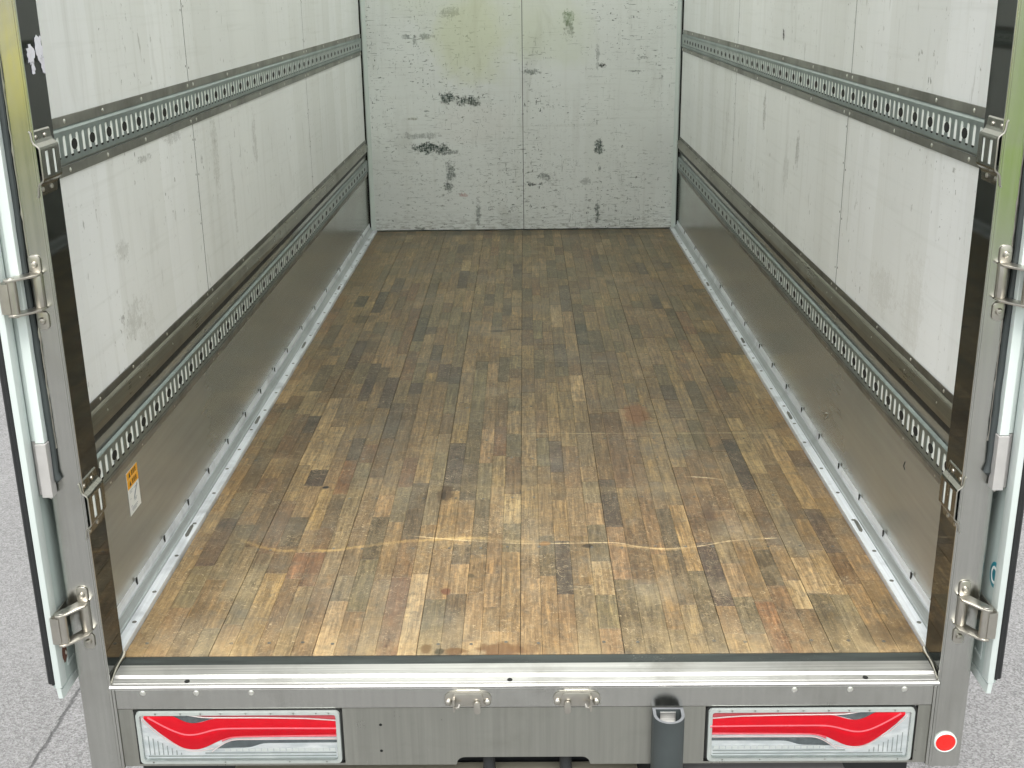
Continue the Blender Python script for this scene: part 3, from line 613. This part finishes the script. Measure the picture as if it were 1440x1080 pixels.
# lower panel: grid with lamp openings and an arched cut in the middle
def lower_panel():
    xs0, xs1 = -.806, .806; y0, y1 = -.0975, -.0860
    zt, zb = -.0613, -.1945; lamps = [(-.776, -.359), (.362, .781)]; lt, lb = -.0615, -.1895
    b = MB()
    cols = [xs0, -.776, -.359, .362, .781, xs1]
    def arch(x):
        d = .135-abs(x)
        if d <= 0: return zb
        d = min(d, .018); return zb+.0005+.017*math.sqrt(max(0, 1-((.018-d)/.018)**2))
    def quadcol(x0, x1, za, zb_):
        b.box((x0, y0, za), (x1, y1, zb_))
    quadcol(cols[0], cols[1], zb, zt); quadcol(cols[4], cols[5], zb, zt); quadcol(cols[1], cols[2], zb, lb); quadcol(cols[3], cols[4], zb, lb)
    xs = [cols[2], -.135] + [-.135+.018*i/6 for i in range(1, 7)] + [.117+.018*i/6 for i in range(0, 7)] + [cols[3]]
    top = [(x, zt) for x in xs]; bot = [(x, arch(x)) for x in xs]
    for i in range(len(xs)-1):
        b.prism([bot[i], bot[i+1], top[i+1], top[i]], 1, y0, y1)
    return b
lp = lower_panel(); LP = build(lp, 'lower_frame_panel', 'stainless_flat')
plate([[(-.806, -.0612), (.806, -.0612), (.806, -.0588), (-.806, -.0588)]], -.0982, -.0865, 'frame_step', 'flash_dark', FR)
for x, z in ((-.284, -.1), (-.285, -.161)):
    q = MB(); q.lathe((x, -.0977, z), 1, [(.0032, 0), (.0028, -.0005)], 10); build(q, 'bolt_hole', 'black', LP)
# posts
for s in (-1, 1):
    b = MB(); b.prism([(s*.8125, -.1015), (s*.8725, -.1015), (s*.8745, -.0990), (s*.8745, .0), (s*.8202, .0), (s*.8202, -.082), (s*.8125, -.0990)], 2, -.2010, ZR)
    b.prism([(s*.8065, -.1012), (s*.8121, -.1012), (s*.8121, -.086), (s*.8065, -.086)], 2, -.1985, -.0152)
    po = build(b, 'door_post', 'stainless', bevel=.0010)
    # polished dark inner face of the post
    b = MB(); b.prism([(s*.8201, -.0815), (s*.8194, -.0815), (s*.8194, .0020), (s*.8201, .0020)], 2, .0022, ZR); build(b, 'post_inner_face', 'reveal', po)
    # rolled bright edges running down the post
    for x0, x1 in ((.8145, .8155), (.8175, .8195)):
        b = MB(); b.box((s*x0, -.1022, -.19 if x0 > .816 else .0), (s*x1, -.1014, ZR)); build(b, 'post_bead', 'stainless', po, bevel=.0003)
# header over the opening
b = MB(); b.box((-.872, -.1005, ZR+.0005), (.872, .088, ZR+.09)); build(b, 'rear_header', 'stainless', bevel=.002)
# round red reflector
b = MB(); b.lathe((.8400, -.1014, -.1430), 1, [(.0225, 0), (.0225, -.004), (.0205, -.0055), (.0195, -.0045)], 28, cap=False); ro = build(b, 'round_reflector', 'white_metal', smooth=True)
b = MB(); b.lathe((.8400, -.1052, -.1430), 1, [(.0197, .003), (.0197, -.0005), (.016, -.0022), (.008, -.0032), (.0005, -.0035)], 28); build(b, 'reflector_lens', 'reflector', ro, smooth=True)

# ------------------------------------------------------------------ tail lamps
def pxl(u, v, z6=False):   # pixels of a nine-fold enlargement -> metres in the lamp's plane
    X = (330 if z6 else 180)+u/9.0; Y = 980+v/9.0
    return (-.773+(X-188)*.001414, -.0570-(Y-995)*.00168)
def smooth_line(pts, n=60):
    xs = np.array([q[0] for q in pts]); zs = np.array([q[1] for q in pts]); X = np.linspace(xs[0], xs[-1], n)
    Z = np.interp(X, xs, zs); k = np.array([.25, .5, .25])
    for _ in range(3): Z[1:-1] = np.convolve(Z, k, 'valid')
    return X, Z
up = [pxl(*q) for q in ((190, 205), (300, 205), (420, 205), (500, 207), (560, 235), (650, 285), (720, 318), (800, 330), (900, 318), (980, 292), (1070, 268), (1440, 265))]+[pxl(q[0], q[1], True) for q in ((200, 266), (600, 268), (900, 280), (1275, 300))]
lo = [pxl(*q) for q in ((190, 275), (250, 350), (330, 415), (420, 490), (520, 560), (600, 615), (680, 645), (750, 655), (840, 652), (920, 632), (1000, 595), (1080, 560), (1180, 515), (1280, 492), (1440, 485))]+[pxl(q[0], q[1], True) for q in ((400, 482), (800, 478), (1275, 474))]
mid = [pxl(*q) for q in ((240, 235), (300, 268), (400, 328), (500, 380), (600, 425), (680, 450), (750, 458), (830, 452), (920, 432), (1000, 408), (1100, 385), (1200, 376), (1440, 375))]+[pxl(q[0], q[1], True) for q in ((600, 375), (1275, 380))]
pk = [pxl(*q) for q in ((990, 650), (1050, 610), (1150, 558), (1250, 520), (1320, 508), (1440, 505))]+[pxl(q[0], q[1], True) for q in ((600, 502), (1275, 500))]
wl = [pxl(*q) for q in ((1010, 675), (1080, 628), (1180, 568), (1270, 532), (1340, 524), (1440, 524))]+[pxl(q[0], q[1], True) for q in ((600, 522), (1275, 522))]
tr_ = [pxl(*q) for q in ((690, 206), (800, 222), (900, 240), (1000, 247), (1440, 250))]+[pxl(q[0], q[1], True) for q in ((300, 250), (900, 262), (1275, 288))]
wh = [pxl(*q) for q in ((150, 270), (200, 330), (300, 425), (420, 515), (540, 590), (640, 645), (740, 670), (860, 672), (960, 652), (1030, 640))]
def ribbon(top, bot, yc, bulge, s, name, mat, parent, n=70):
    X, Zt = smooth_line(top, n); X2, Zb = smooth_line(bot, n); b = MB(); K = 7; vs = []; fs = []
    x0 = max(X[0], X2[0]); x1 = min(X[-1], X2[-1]); XX = np.linspace(x0, x1, n); Zt = np.interp(XX, X, Zt); Zb = np.interp(XX, X2, Zb)
    for i in range(n):
        for k in range(K):
            t = k/(K-1); z = Zb[i]+(Zt[i]-Zb[i])*t; y_ = yc-bulge*math.sin(math.pi*t); vs.append((-s*XX[i], y_, z))
        vs.append((-s*XX[i], yc+.003, Zt[i])); vs.append((-s*XX[i], yc+.003, Zb[i]))
    m_ = K+2
    for i in range(n-1):
        for k in range(m_): a = i*m_+k; c_ = i*m_+(k+1) % m_; fs.append((a, c_, c_+m_, a+m_))
    fs += [tuple(range(m_)), tuple((n-1)*m_+k for k in range(m_))[::-1]]
    b.add(vs, fs); return build(b, name, mat, parent, smooth=True)
def wire(line, r, yc, s, name, mat, parent):
    X, Z = smooth_line(line, 60); b = MB(); b.tube([(-s*x, yc, z) for x, z in zip(X, Z)], r, 6); return build(b, name, mat, parent, smooth=True)
def rrect(x0, x1, z0, z1, r, n=5):
    pts = []
    for cx, cz, a0 in ((x1-r, z1-r, 0), (x0+r, z1-r, 90), (x0+r, z0+r, 180), (x1-r, z0+r, 270)):
        for k in range(n+1): a = R(a0+90*k/n); pts.append((cx+r*math.cos(a), cz+r*math.sin(a)))
    return pts
def tail_lamp(s):
    X0, X1, Z0, Z1 = -.7725, -.3625, -.1870, -.0632; off = 0 if s < 0 else .0035
    def mx_(x): return (-s)*(-1)*x if False else (x if s < 0 else -x+off)
    b = MB(); loops = [rrect(X0, X1, Z0, Z1, .010), rrect(X0+.002, X1-.002, Z0+.002, Z1-.002, .009), rrect(X0+.0095, X1-.0095, Z0+.0105, Z1-.0085, .005), rrect(X0+.011, X1-.011, Z0+.012, Z1-.010, .005)]
    ysl = [-.088, -.1045, -.1050, -.0975]; n = len(loops[0]); vs = []; fs = []
    for lp_, yy in zip(loops, ysl): vs += [(mx_(x), yy, z) for x, z in lp_]
    for j in range(3):
        for k in range(n): fs.append((j*n+k, j*n+(k+1) % n, (j+1)*n+(k+1) % n, (j+1)*n+k))
    b.add(vs, fs); root = build(b, 'tail_lamp', 'lamp_edge', smooth=True)
    b = MB(); b.prism([(mx_(x), z) for x, z in rrect(X0-.0032, X1+.0028, Z0-.001, Z1+.0028, .011)], 1, -.0985, -.0900); build(b, 'lamp_gap_shade', 'black', root)  # black plate stands in for the shadow in the gap round the lamp
    b = MB(); b.prism([(mx_(x), z) for x, z in rrect(X0+.004, X1-.004, Z0+.004, Z1-.004, .006)], 1, -.0994, -.0988); build(b, 'lamp_reflector', 'lamp_white', root)
    # darker faceted reflector bowls above and below the red band
    def area(top, bot, yc, nm, mt): return ribbon2(top, bot, yc, nm, mt)
    def ribbon2(top, bot, yc, nm, mt):
        sg = 1 if s < 0 else -1
        X, Zt = smooth_line(top, 40); X2, Zb = smooth_line(bot, 40); bb = MB(); vs = []; fs = []
        for i in range(40): vs += [(sg*X[i]+(off if s > 0 else 0), yc, Zt[i]), (sg*X2[i]+(off if s > 0 else 0), yc, Zb[i])]
        for i in range(39): fs.append((2*i, 2*i+1, 2*i+3, 2*i+2))
        bb.add(vs, fs); ob = build(bb, nm, mt, root); return ob
    ribbon2([pxl(*q) for q in ((520, 207), (700, 212), (850, 236), (1060, 255))], [pxl(*q) for q in ((520, 215), (650, 300), (800, 335), (1060, 270))], -.0998, 'reflector_bowl', 'lamp_dark')
    ribbon2([pxl(*q) for q in ((1080, 640), (1200, 560), (1300, 535), (1440, 535))]+[pxl(q[0], q[1], True) for q in ((600, 535), (1275, 535))], [pxl(*q) for q in ((1080, 645), (1200, 640), (1300, 635), (1440, 635))]+[pxl(q[0], q[1], True) for q in ((180, 630), (300, 580), (1275, 575))], -.0998, 'reflector_bowl', 'lamp_dark')
    # mirror for the right lamp: ribbon() writes -s*x, so s<0 keeps x
    ribbon(up, lo, -.1008, .0042, s, 'red_light_band', 'red', root)
    ribbon([pxl(*q) for q in ((800, 206), (900, 206), (1440, 203))]+[pxl(q[0], q[1], True) for q in ((300, 203), (900, 215), (1275, 222))], tr_, -.1002, .001, s, 'rosy_band', 'rosy', root)
    ribbon(lo[11:], pk[2:], -.1004, .0015, s, 'rosy_band', 'pink', root)
    wire(mid, .0021, -.1042, s, 'painted_highlight', 'pink', root); wire(wl, .0011, -.1022, s, 'trim_line', 'rim_white', root); wire(tr_, .0011, -.1030, s, 'trim_line', 'rim_white', root); wire(wh, .0009, -.1012, s, 'trim_line', 'rim_white', root)  # the pink tube paints a highlight along the red band
    b = MB()
    for k in range(18):   # small lens blocks in the reversing lamp
        x = mx_(-.60+k*.0125); b.box((x, -.1002, -.158), (x+.010*(1 if s < 0 else -1), -.1014, -.1515))
    build(b, 'lens_block', 'label', root)['kind'] = 'stuff'
    for x in (-.752, -.743, -.734, -.725, -.716, -.707, -.698, -.689):
        zt_ = -.094-(x+.772)*.62; b = MB(); b.box((mx_(x), -.0998, -.1665), (mx_(x+.0014), -.1008, zt_-.016)); build(b, 'reflector_rib', 'lamp_edge', root)
    for z in (-.1635, -.1705, -.1765):
        b = MB(); b.box((mx_(-.755 if z < -.17 else -.64), -.0998, z), (mx_(-.376), -.1010, z+.0022)); build(b, 'reflector_rib', 'lamp_edge', root)
    b = MB(); b.prism([(mx_(x), z) for x, z in rrect(X0+.0098, X1-.0098, Z0+.0108, Z1-.0088, .005)], 1, -.1048, -.1062); build(b, 'clear_cover', 'clear', root)
    for x in (-.73, -.68, -.64, -.60, -.55, -.50, -.455, -.41, -.385):   # little moulded ticks on the rim
        b = MB(); b.prism([(mx_(x-.0018), Z1-.003), (mx_(x+.0018), Z1-.003), (mx_(x), Z1-.0078)], 1, -.1052, -.1056); build(b, 'rim_tick', 'flash_dark', root)
    for x in (-.745, -.60, -.47, -.395):
        b = MB(); b.lathe((mx_(x), -.1051, Z0+.0065), 1, [(.0016, 0), (.0014, -.0006)], 8); build(b, 'rim_screw', 'flash_dark', root)
    return root
tail_lamp(-1); tail_lamp(1)

# ------------------------------------------------------------------ strikers on the crossbar
def striker(xc, s):
    b = MB(); b.prism([(xc+q[0], -.0390+q[1]) for q in rrect(-.0465, .0465, -.0165, .0165, .0160, 7)], 1, -.1003, -.1035); root = build(b, 'door_striker', 'cast', bevel=.0010, smooth=True)
    b = MB(); b.prism([(xc+q[0], -.0345+q[1]) for q in rrect(-.030, .030, -.009, .012, .008, 6)], 1, -.1036, -.1085); build(b, 'striker_bridge', 'cast', root, bevel=.0018, smooth=True)
    for dx in (-.0385, .0385):
        b = MB(); b.lathe((xc+dx, -.1036, -.0440), 1, [(.0075, 0), (.0072, -.003), (.0045, -.0058), (.0005, -.0065)], 14); build(b, 'bolt', 'cast', root, smooth=True)
    x = xc+.0185*s   # hanging tongue
    b = MB(); b.prism([(x+q[0], -.0510+q[1]) for q in rrect(-.0068, .0068, -.0145, .0130, .0065, 6)], 1, -.1090, -.1160); build(b, 'striker_tongue', 'cast', root, bevel=.0012, smooth=True)
    x = xc-.0270*s   # hooked lug
    b = MB(); b.box((x-.0018, -.1086, -.0570), (x+.0018, -.1200, -.0300)); b.tube([(x, -.112, -.0480), (x+.004*s, -.118, -.0500), (x+.009*s, -.118, -.0480), (x+.011*s, -.114, -.0430)], .0026, 8); build(b, 'striker_hook', 'cast', root, smooth=True)
striker(-.1080, 1); striker(.1070, -1)

# ------------------------------------------------------------------ hollow rubber bumper tube
def bumper_tube():
    xc, r, wall = .2865, .0305, .0062; yb = -.0985; zt, zb = -.0630, -.62
    def sec(rr, inset):
        pts = [(xc-rr, yb-inset)]
        for k in range(17): a = math.pi+math.pi*k/16; pts.append((xc+rr*math.cos(a), yb-.0250+rr*math.sin(a)))
        pts.append((xc+rr, yb-inset)); return pts
    o, i = sec(r, 0), sec(r-wall, wall); n = len(o); b = MB()
    vs = [(x, y_, zb) for x, y_ in o]+[(x, y_, zt) for x, y_ in o]+[(x, y_, zb) for x, y_ in i]+[(x, y_, zt) for x, y_ in i]; fs = []
    for k in range(n): j = (k+1) % n; fs += [(k, j, n+j, n+k), (2*n+k, 3*n+k, 3*n+j, 2*n+j)]
    b.add(vs, fs); root = build(b, 'bumper_tube', 'tube_rubber', smooth=True, label='upright hollow black rubber bumper on the rear frame')
    b = MB(); vs = [(x, y_, zt+.0002) for x, y_ in o]+[(x, y_, zt+.0002) for x, y_ in i]; b.add(vs, [(k, (k+1) % n, n+(k+1) % n, n+k) for k in range(n)]); build(b, 'tube_end', 'tube_cut', root)
    b = MB(); b.box((xc-.0155, yb-.0075, -.40), (xc+.0155, yb-.0100, zt-.004)); b.box((xc-.0155, yb-.0101, -.16), (xc+.0155, yb-.0420, -.092)); build(b, 'mounting_strap', 'sill', root, bevel=.0006)
bumper_tube()

# ------------------------------------------------------------------ strap anchors on the posts
def anchor(s, zc, k=1.0):
    """bent stainless holder: two flanges on the post and a raised face with two long slots"""
    xr = .8165; y0, y1 = -.1035, -.020; h = .0315*k
    prof = [(.8188, h+.024), (.8165, h+.0215), (.8150, h+.008), (.8130, h+.003), (.8060, h-.003), (.8045, h-.007)]
    b = MB()
    def tx(y_, x): return s*x
    ysn = [y0, -.084, -.070, -.050, -.036, y1]
    def face(pa, pb, ya, yb):
        b.add([(tx(ya, pa[0]), ya, zc+pa[1]), (tx(yb, pa[0]), yb, zc+pa[1]), (tx(yb, pb[0]), yb, zc+pb[1]), (tx(ya, pb[0]), ya, zc+pb[1]),
               (tx(ya, pa[0]+.0010), ya, zc+pa[1]), (tx(yb, pa[0]+.0010), yb, zc+pa[1]), (tx(yb, pb[0]+.0010), yb, zc+pb[1]), (tx(ya, pb[0]+.0010), ya, zc+pb[1])],
              [(0, 1, 2, 3), (7, 6, 5, 4), (0, 4, 5, 1), (1, 5, 6, 2), (2, 6, 7, 3), (3, 7, 4, 0)])
    full = prof+[(q[0], -q[1]) for q in prof[::-1]]
    for i in range(len(full)-1):
        if i == len(prof)-1:   # the raised face with its slots
            hh = prof[-1][1]
            for ya, yb, hole in zip(ysn[:-1], ysn[1:], (0, 1, 0, 1, 0)):
                if hole: face((.8045, hh), (.8045, hh-.004), ya, yb); face((.8045, -hh+.004), (.8045, -hh), ya, yb)
                else: face((.8045, hh), (.8045, -hh), ya, yb)
        else: face(full[i], full[i+1], y0, y1)
    root = build(b, 'strap_anchor', 'anchor', smooth=False, recalc=False)
    b = MB(); b.add([(tx(-.095, .8058), -.095, zc-.024*k), (tx(-.038, .8058), -.038, zc-.024*k), (tx(-.038, .8058), -.038, zc+.024*k), (tx(-.095, .8058), -.095, zc+.024*k),
                     (tx(-.095, .8066), -.095, zc-.024*k), (tx(-.038, .8066), -.038, zc-.024*k), (tx(-.038, .8066), -.038, zc+.024*k), (tx(-.095, .8066), -.095, zc+.024*k)],
                    [(0, 1, 2, 3), (7, 6, 5, 4), (0, 4, 5, 1), (1, 5, 6, 2), (2, 6, 7, 3), (3, 7, 4, 0)]); build(b, 'added_slot_plate', 'backing', root)  # pale plate added behind the slots, stands in for the light inside
    for yy, dz in ((-.088, h+.0125), (-.048, h+.0125), (-.088, -h-.0125), (-.048, -h-.0125)):
        b = MB(); b.lathe((tx(yy, .8155), yy, zc+dz), 0, [(.0045, 0), (.004, -s*.002), (.0004, -s*.003)], 10); build(b, 'anchor_screw', 'cast', root, smooth=True)
    # closed end strip, the bright edge seen from behind
    b = MB(); b.tube([(tx(y0, q[0]+.001), y0-.0006, zc+q[1]) for q in full], .0014, 6); build(b, 'anchor_edge', 'cast', root, smooth=True)
for s in (-1, 1): anchor(s, 1.0160); anchor(s, .3720, 1.05)

# ------------------------------------------------------------------ doors (folded back along the body) with their hinges
def hinge(s, dz, door):
    z0, z1 = .1210+dz, .1830+dz; zt, zb = .199+dz, .098+dz
    b = MB(); b.prism([(s*.8310, -.1024), (s*.8515, -.1024), (s*.8500, -.1085), (s*.8450, -.1130), (s*.8380, -.1130), (s*.8325, -.1085)], 2, z0+.002, z1-.002); root = build(b, 'hinge', 'cast', bevel=.001, smooth=True)
    for xx, zz in ((.8415, zt), (.8405, zb)):
        b = MB(); b.prism([(s*(xx+q[0]), zz+q[1]) for q in rrect(-.0108, .0108, -.0165, .0165, .008)], 1, -.1024, -.1062); build(b, 'hinge_foot', 'cast', root, bevel=.0012, smooth=True)
    for z, nm in ((z1, 'hinge_arm'), (z0, 'hinge_arm')):   # swept arms to the pin
        P_ = [(.8300, -.1040), (.8520, -.1040), (.8600, -.118), (.8730, -.138), (.8785, -.152), (.8745, -.1625), (.8650, -.1635), (.8560, -.156), (.8440, -.140), (.8310, -.124)]
        b = MB(); b.prism([(s*x, y_) for x, y_ in P_], 2, z-.0020, z+.0022); build(b, nm, 'cast', root, bevel=.0009, smooth=True)
    b = MB(); b.lathe((s*.8665, -.151, 0), 2, [(.0086, z0+.0025), (.0086, z1-.0025)], 20); build(b, 'hinge_barrel', 'cast', root, smooth=True)
    b = MB(); b.lathe((s*.8665, -.151, z1+.0023), 2, [(.0062, 0), (.0055, .0012), (.0004, .0018)], 14); b.lathe((s*.8665, -.151, z0-.0022), 2, [(.0062, 0), (.0055, -.0022), (.0004, -.003)], 14); build(b, 'hinge_pin', 'cast', root, smooth=True)
    for z, x in ((zt, .8415), (zb, .8405)):
        b = MB(); b.lathe((s*x, -.1063, z), 1, [(.0066, 0), (.0066, -.0016), (.0050, -.0050), (.0026, -.0056), (.0020, -.0044), (.0003, -.0044)], 14); build(b, 'hinge_bolt', 'cast', root, smooth=True)
    # door leaf: wraps the barrel, crosses to the door and runs forward along its face
    b = MB(); b.strip([(s*.8700, -.1600), (s*.8790, -.1612), (s*.8860, -.1600), (s*.8880, -.156), (s*.8862, -.1450), (s*.8842, -.085), (s*.8858, -.080), (s*.8862, -.030)], 2, z0+.003, z1-.006, .0024*s); build(b, 'hinge_leaf', 'cast', root, smooth=True)
    for yy, zz in ((-.06, z0+.018), (-.06, z1-.018), (-.105, z0+.014)):
        b = MB(); b.lathe((s*.8838, yy, zz), 0, [(.005, 0), (.0045, -s*.002), (.0005, -s*.003)], 10); build(b, 'leaf_screw', 'cast', root, smooth=True)
for s in (-1, 1):
    b = MB(); b.box((s*.8905, -.140, .015), (s*.908, .72, ZR-.02)); DO = build(b, 'rear_door', 'pale_door', bevel=.002)
    b = MB(); b.prism([(s*.8875, -.1500), (s*.8985, -.1515), (s*.8990, -.1405), (s*.8898, -.1405), (s*.8870, -.125), (s*.8858, -.125)], 2, .022, ZR-.022); build(b, 'door_edge_lip', 'white_metal', DO, bevel=.001, smooth=True)
    b = MB(); b.prism([(s*.8992, -.1495), (s*.9100, -.1500), (s*.9140, -.146), (s*.9145, -.130), (s*.8992, -.1402)], 2, .030, ZR-.022); b.prism([(s*.8992, -.1530), (s*.9035, -.1545), (s*.9045, -.150), (s*.8992, -.1497)], 2, .030, ZR-.022)
    build(b, 'door_seal', 'rubber', DO, bevel=.001, smooth=True)
    # turned bottom edge: outer flange, recessed frame line
    b = MB(); b.prism([(-.150, .022), (-.146, -.004), (-.140, -.006), (.70, -.006), (.72, .0), (.72, .0145), (-.138, .0145)], 0, s*.8895, s*.8985); build(b, 'door_bottom_flange', 'white_metal', DO, bevel=.0012)
    b = MB(); b.box((s*.8901, -.105, .045), (s*.8880, .68, .052)); b.box((s*.8901, -.105, .0525), (s*.8885, -.099, .090)); build(b, 'door_frame_line', 'white_metal', DO, bevel=.0006)
    # long bar beside the hinges, white above and grey sleeve at its foot
    b = MB(); b.box((s*.8612, -.126, .5180), (s*.8780, -.106, ZR-.03)); b.box((s*.8781, -.116, .5180), (s*.8896, -.110, ZR-.03)); build(b, 'door_side_bar', 'white_metal', DO, bevel=.0012)
    b = MB(); b.box((s*.8590, -.1285, .4120), (s*.8785, -.106, .5170)); b.box((s*.8786, -.116, .4120), (s*.8892, -.110, .5170)); build(b, 'bar_sleeve', 'bar_grey', DO, bevel=.0010)
    # pale bent catch below the sleeve
    b = MB(); b.tube([(s*.8885, -.083, .395), (s*.8775, -.084, .390), (s*.8770, -.085, .340), (s*.8740, -.086, .322), (s*.8725, -.087, .290)], .0026, 8); build(b, 'door_catch', 'cast', DO, smooth=True)
    b = MB(); b.tube([(s*.8760, -.080, .270), (s*.8785, -.081, .250), (s*.8785, -.082, .225), (s*.8755, -.083, .205)], .0020, 8); build(b, 'cable_loop', 'cast', DO, smooth=True)
    hinge(s, 0, DO); hinge(s, .645, DO); hinge(s, 1.40, DO)
    # sagging black body gasket along the outside of the post
    b = MB(); pts = []; rr = []
    for k in range(60):
        t = k/59; z = .455+t*(ZR-.455-.01); x = .8585+.0015*math.sin(z*9)+random.uniform(-.0006, .0006); pts.append((s*x, -.1055-.002*(random.random()), z)); rr.append(.0062+random.uniform(-.0005, .0005))
    pts = [(s*.8585, -.104, .432), (s*.8545, -.107, .441)]+pts; rr = [.002, .0075]+rr; b.tube(pts, rr, 8); build(b, 'post_gasket', 'tube_rubber', smooth=True)
    po = [o for o in bpy.data.objects if o.name.startswith('door_post')][0 if s < 0 else 1]
    b = MB(); pts = [(s*(.8515+random.uniform(-.0004, .0006)), -.1020, .50+k*.012) for k in range(125)]; b.tube(pts, [.0011+(.0016 if k % 9 == 0 else 0) for k in range(125)], 5); build(b, 'sealant_line', 'cast', po, smooth=True)
    if s < 0:
        b = MB(); b.lathe((-.8900, -.118, .082), 0, [(.020, 0), (.019, .0035), (.013, .006), (.0005, .007)], 20); mo = build(b, 'oval_marker', 'rust', DO, smooth=True)
        mo.scale = (1, .62, 1.15)
        b = MB(); b.lathe((-.8830, -.118, .082), 0, [(.005, 0), (.0005, .003)], 10); build(b, 'marker_screw', 'cast', mo, smooth=True)
    else:
        b = MB(); b.lathe((.8902, -.112, .232), 0, [(.025, 0), (.0245, -.0006)], 24); mo = build(b, 'round_sticker', 'teal', DO); mo.scale = (1, .8, 1.05)
        b = MB(); b.lathe((.8895, -.112, .232), 0, [(.017, 0), (.0165, -.0003), (.012, -.0003), (.0115, 0)], 24, cap=False); build(b, 'sticker_ring', 'label', mo, recalc=False)

# ------------------------------------------------------------------ stickers and marks inside
def side_decal(s, x, pts, name, mat, parent, th=.0006):
    b = MB(); vs = [(s*x, y_, z) for y_, z in pts]+[(s*(x-th), y_, z) for y_, z in pts]; n = len(pts)
    b.add(vs, [tuple(range(n)), tuple(range(n, 2*n))[::-1]]+[(k, (k+1) % n, n+(k+1) % n, n+k) for k in range(n)]); return build(b, name, mat, parent)
kp = [o for o in bpy.data.objects if o.name.startswith('kick_plate')]
y0, y1 = .256, .329
lb = side_decal(-1, .8620, [(y0, .196), (y1, .196), (y1, .296), (y0, .296)], 'warning_label', 'label', kp[0])
side_decal(-1, .8613, [(y0+.001, .278), (y1-.001, .278), (y1-.001, .2955), (y0+.001, .2955)], 'orange_heading', 'orange', lb)
side_decal(-1, .8613, [(y0+.001, .2575), (y1-.001, .2575), (y1-.001, .2765), (y0+.001, .2765)], 'orange_heading', 'orange', lb)
for zc in (.2868, .267):
    side_decal(-1, .8606, [(y0+.012, zc-.005), (y0+.024, zc-.005), (y0+.018, zc+.006)], 'warning_triangle', 'ink', lb, .0003)
    for k in range(3):
        yy = y0+.030+k*.011; b = MB()
        for (dy, dz, w_, h_) in ((0, .0045, .008, .0012), (0, .0005, .008, .0012), (0, -.0045, .008, .0012), (.0015, -.0045, .0012, .010), (.0055, -.003, .0012, .008)):
            b.box((-.8606, yy+dy, zc+dz), (-.8603, yy+dy+w_, zc+dz+h_))
        build(b, 'warning_character', 'ink', lb)
b = MB()
for k, (a, z, w_) in enumerate(((.008, .250, .022), (.010, .246, .014), (.008, .232, .006), (.030, .2235, .022), (.032, .220, .016), (.008, .214, .010), (.012, .209, .040), (.012, .2055, .036), (.014, .202, .028), (.036, .248, .02))):
    b.box((-.8612, y0+a, z), (-.8610, y0+a+w_, z+.0013))
build(b, 'printed_line', 'greyink', lb)['kind'] = 'stuff'
side_decal(-1, .8612, [(y0+.030, .226), (y0+.036, .226), (y0+.062, .250), (y0+.058, .253), (y0+.040, .238)], 'printed_picture', 'greyink', lb, .0003)
# torn paper on the left post face
pf = [o for o in bpy.data.objects if o.name.startswith('post_inner_face')]
def torn(y0, y1, z0, z1):
    n = 26; pts = []
    for k in range(n): a = 2*math.pi*k/n; r_ = random.uniform(.62, 1.15); pts.append(((y0+y1)/2+(y1-y0)/2*r_*math.cos(a)*1.1, (z0+z1)/2+(z1-z0)/2*r_*math.sin(a)*1.1))
    b = MB(); fx = lambda y_: -.8184
    vs = [(fx(y_), y_, z) for y_, z in pts]+[(fx(y_)+.0006, y_, z) for y_, z in pts]
    b.add(vs, [tuple(range(n)), tuple(range(n, 2*n))[::-1]]+[(k, (k+1) % n, n+(k+1) % n, n+k) for k in range(n)]); build(b, 'torn_tape', 'paper', pf[0])
torn(-.070, -.036, 1.178, 1.212); torn(-.030, .000, 1.182, 1.225); torn(-.058, -.044, 1.160, 1.182); torn(-.014, .000, 1.160, 1.19)
# puncture in the right kick plate and a small scratch
b = MB(); b.tube([(.8621, 1.028, .139), (.8612, 1.040, .136), (.8616, 1.058, .124), (.8620, 1.050, .120), (.8610, 1.036, .128)], [.0015, .004, .003, .0025, .003], 7, closed=True); build(b, 'torn_puncture', 'cast', kp[1], smooth=True)
b = MB(); b.lathe((.8620, 1.043, .130), 0, [(.006, 0), (.0055, -.0004)], 10); build(b, 'puncture_hole', 'black', kp[1])
b = MB(); b.tube([(.8620, .355, .270), (.8618, .362, .258), (.8620, .352, .252)], .0012, 5); build(b, 'dark_scratch', 'rubber', kp[1])

# ------------------------------------------------------------------ under the frame
b = MB(); b.box((-.60, -.060, -.300), (.235, -.030, -.2370)); b.box((-.62, -.055, -.3600), (.62, .010, -.3015)); build(b, 'underrun_bar', 'beige', bevel=.003)
b = MB(); b.box((.33, -.060, -.300), (.66, -.030, -.2370)); build(b, 'underrun_plate', 'bar_grey', bevel=.003)
for x in (-.070, .086):
    b = MB(); b.tube([(x, -.066, -.172), (x, -.072, -.20), (x+.002, -.074, -.26), (x+.004, -.06, -.36)], .0125, 12); build(b, 'air_hose', 'rubber', smooth=True)
for s in (-1, 1):
    c0 = (s*.74, 1.05, -.56)
    b = MB(); b.lathe(c0, 0, [(.19, -.10), (.31, -.10), (.335, -.085), (.34, -.04), (.34, .04), (.335, .085), (.31, .10), (.19, .10)], 40); wh_ = build(b, 'wheel', 'tyre', smooth=True)
    b = MB(); b.lathe(c0, 0, [(.05, s*.06), (.12, s*.075), (.17, s*.06), (.188, s*.102), (.185, s*.108)], 32); build(b, 'wheel_rim', 'bar_grey', wh_, smooth=True)
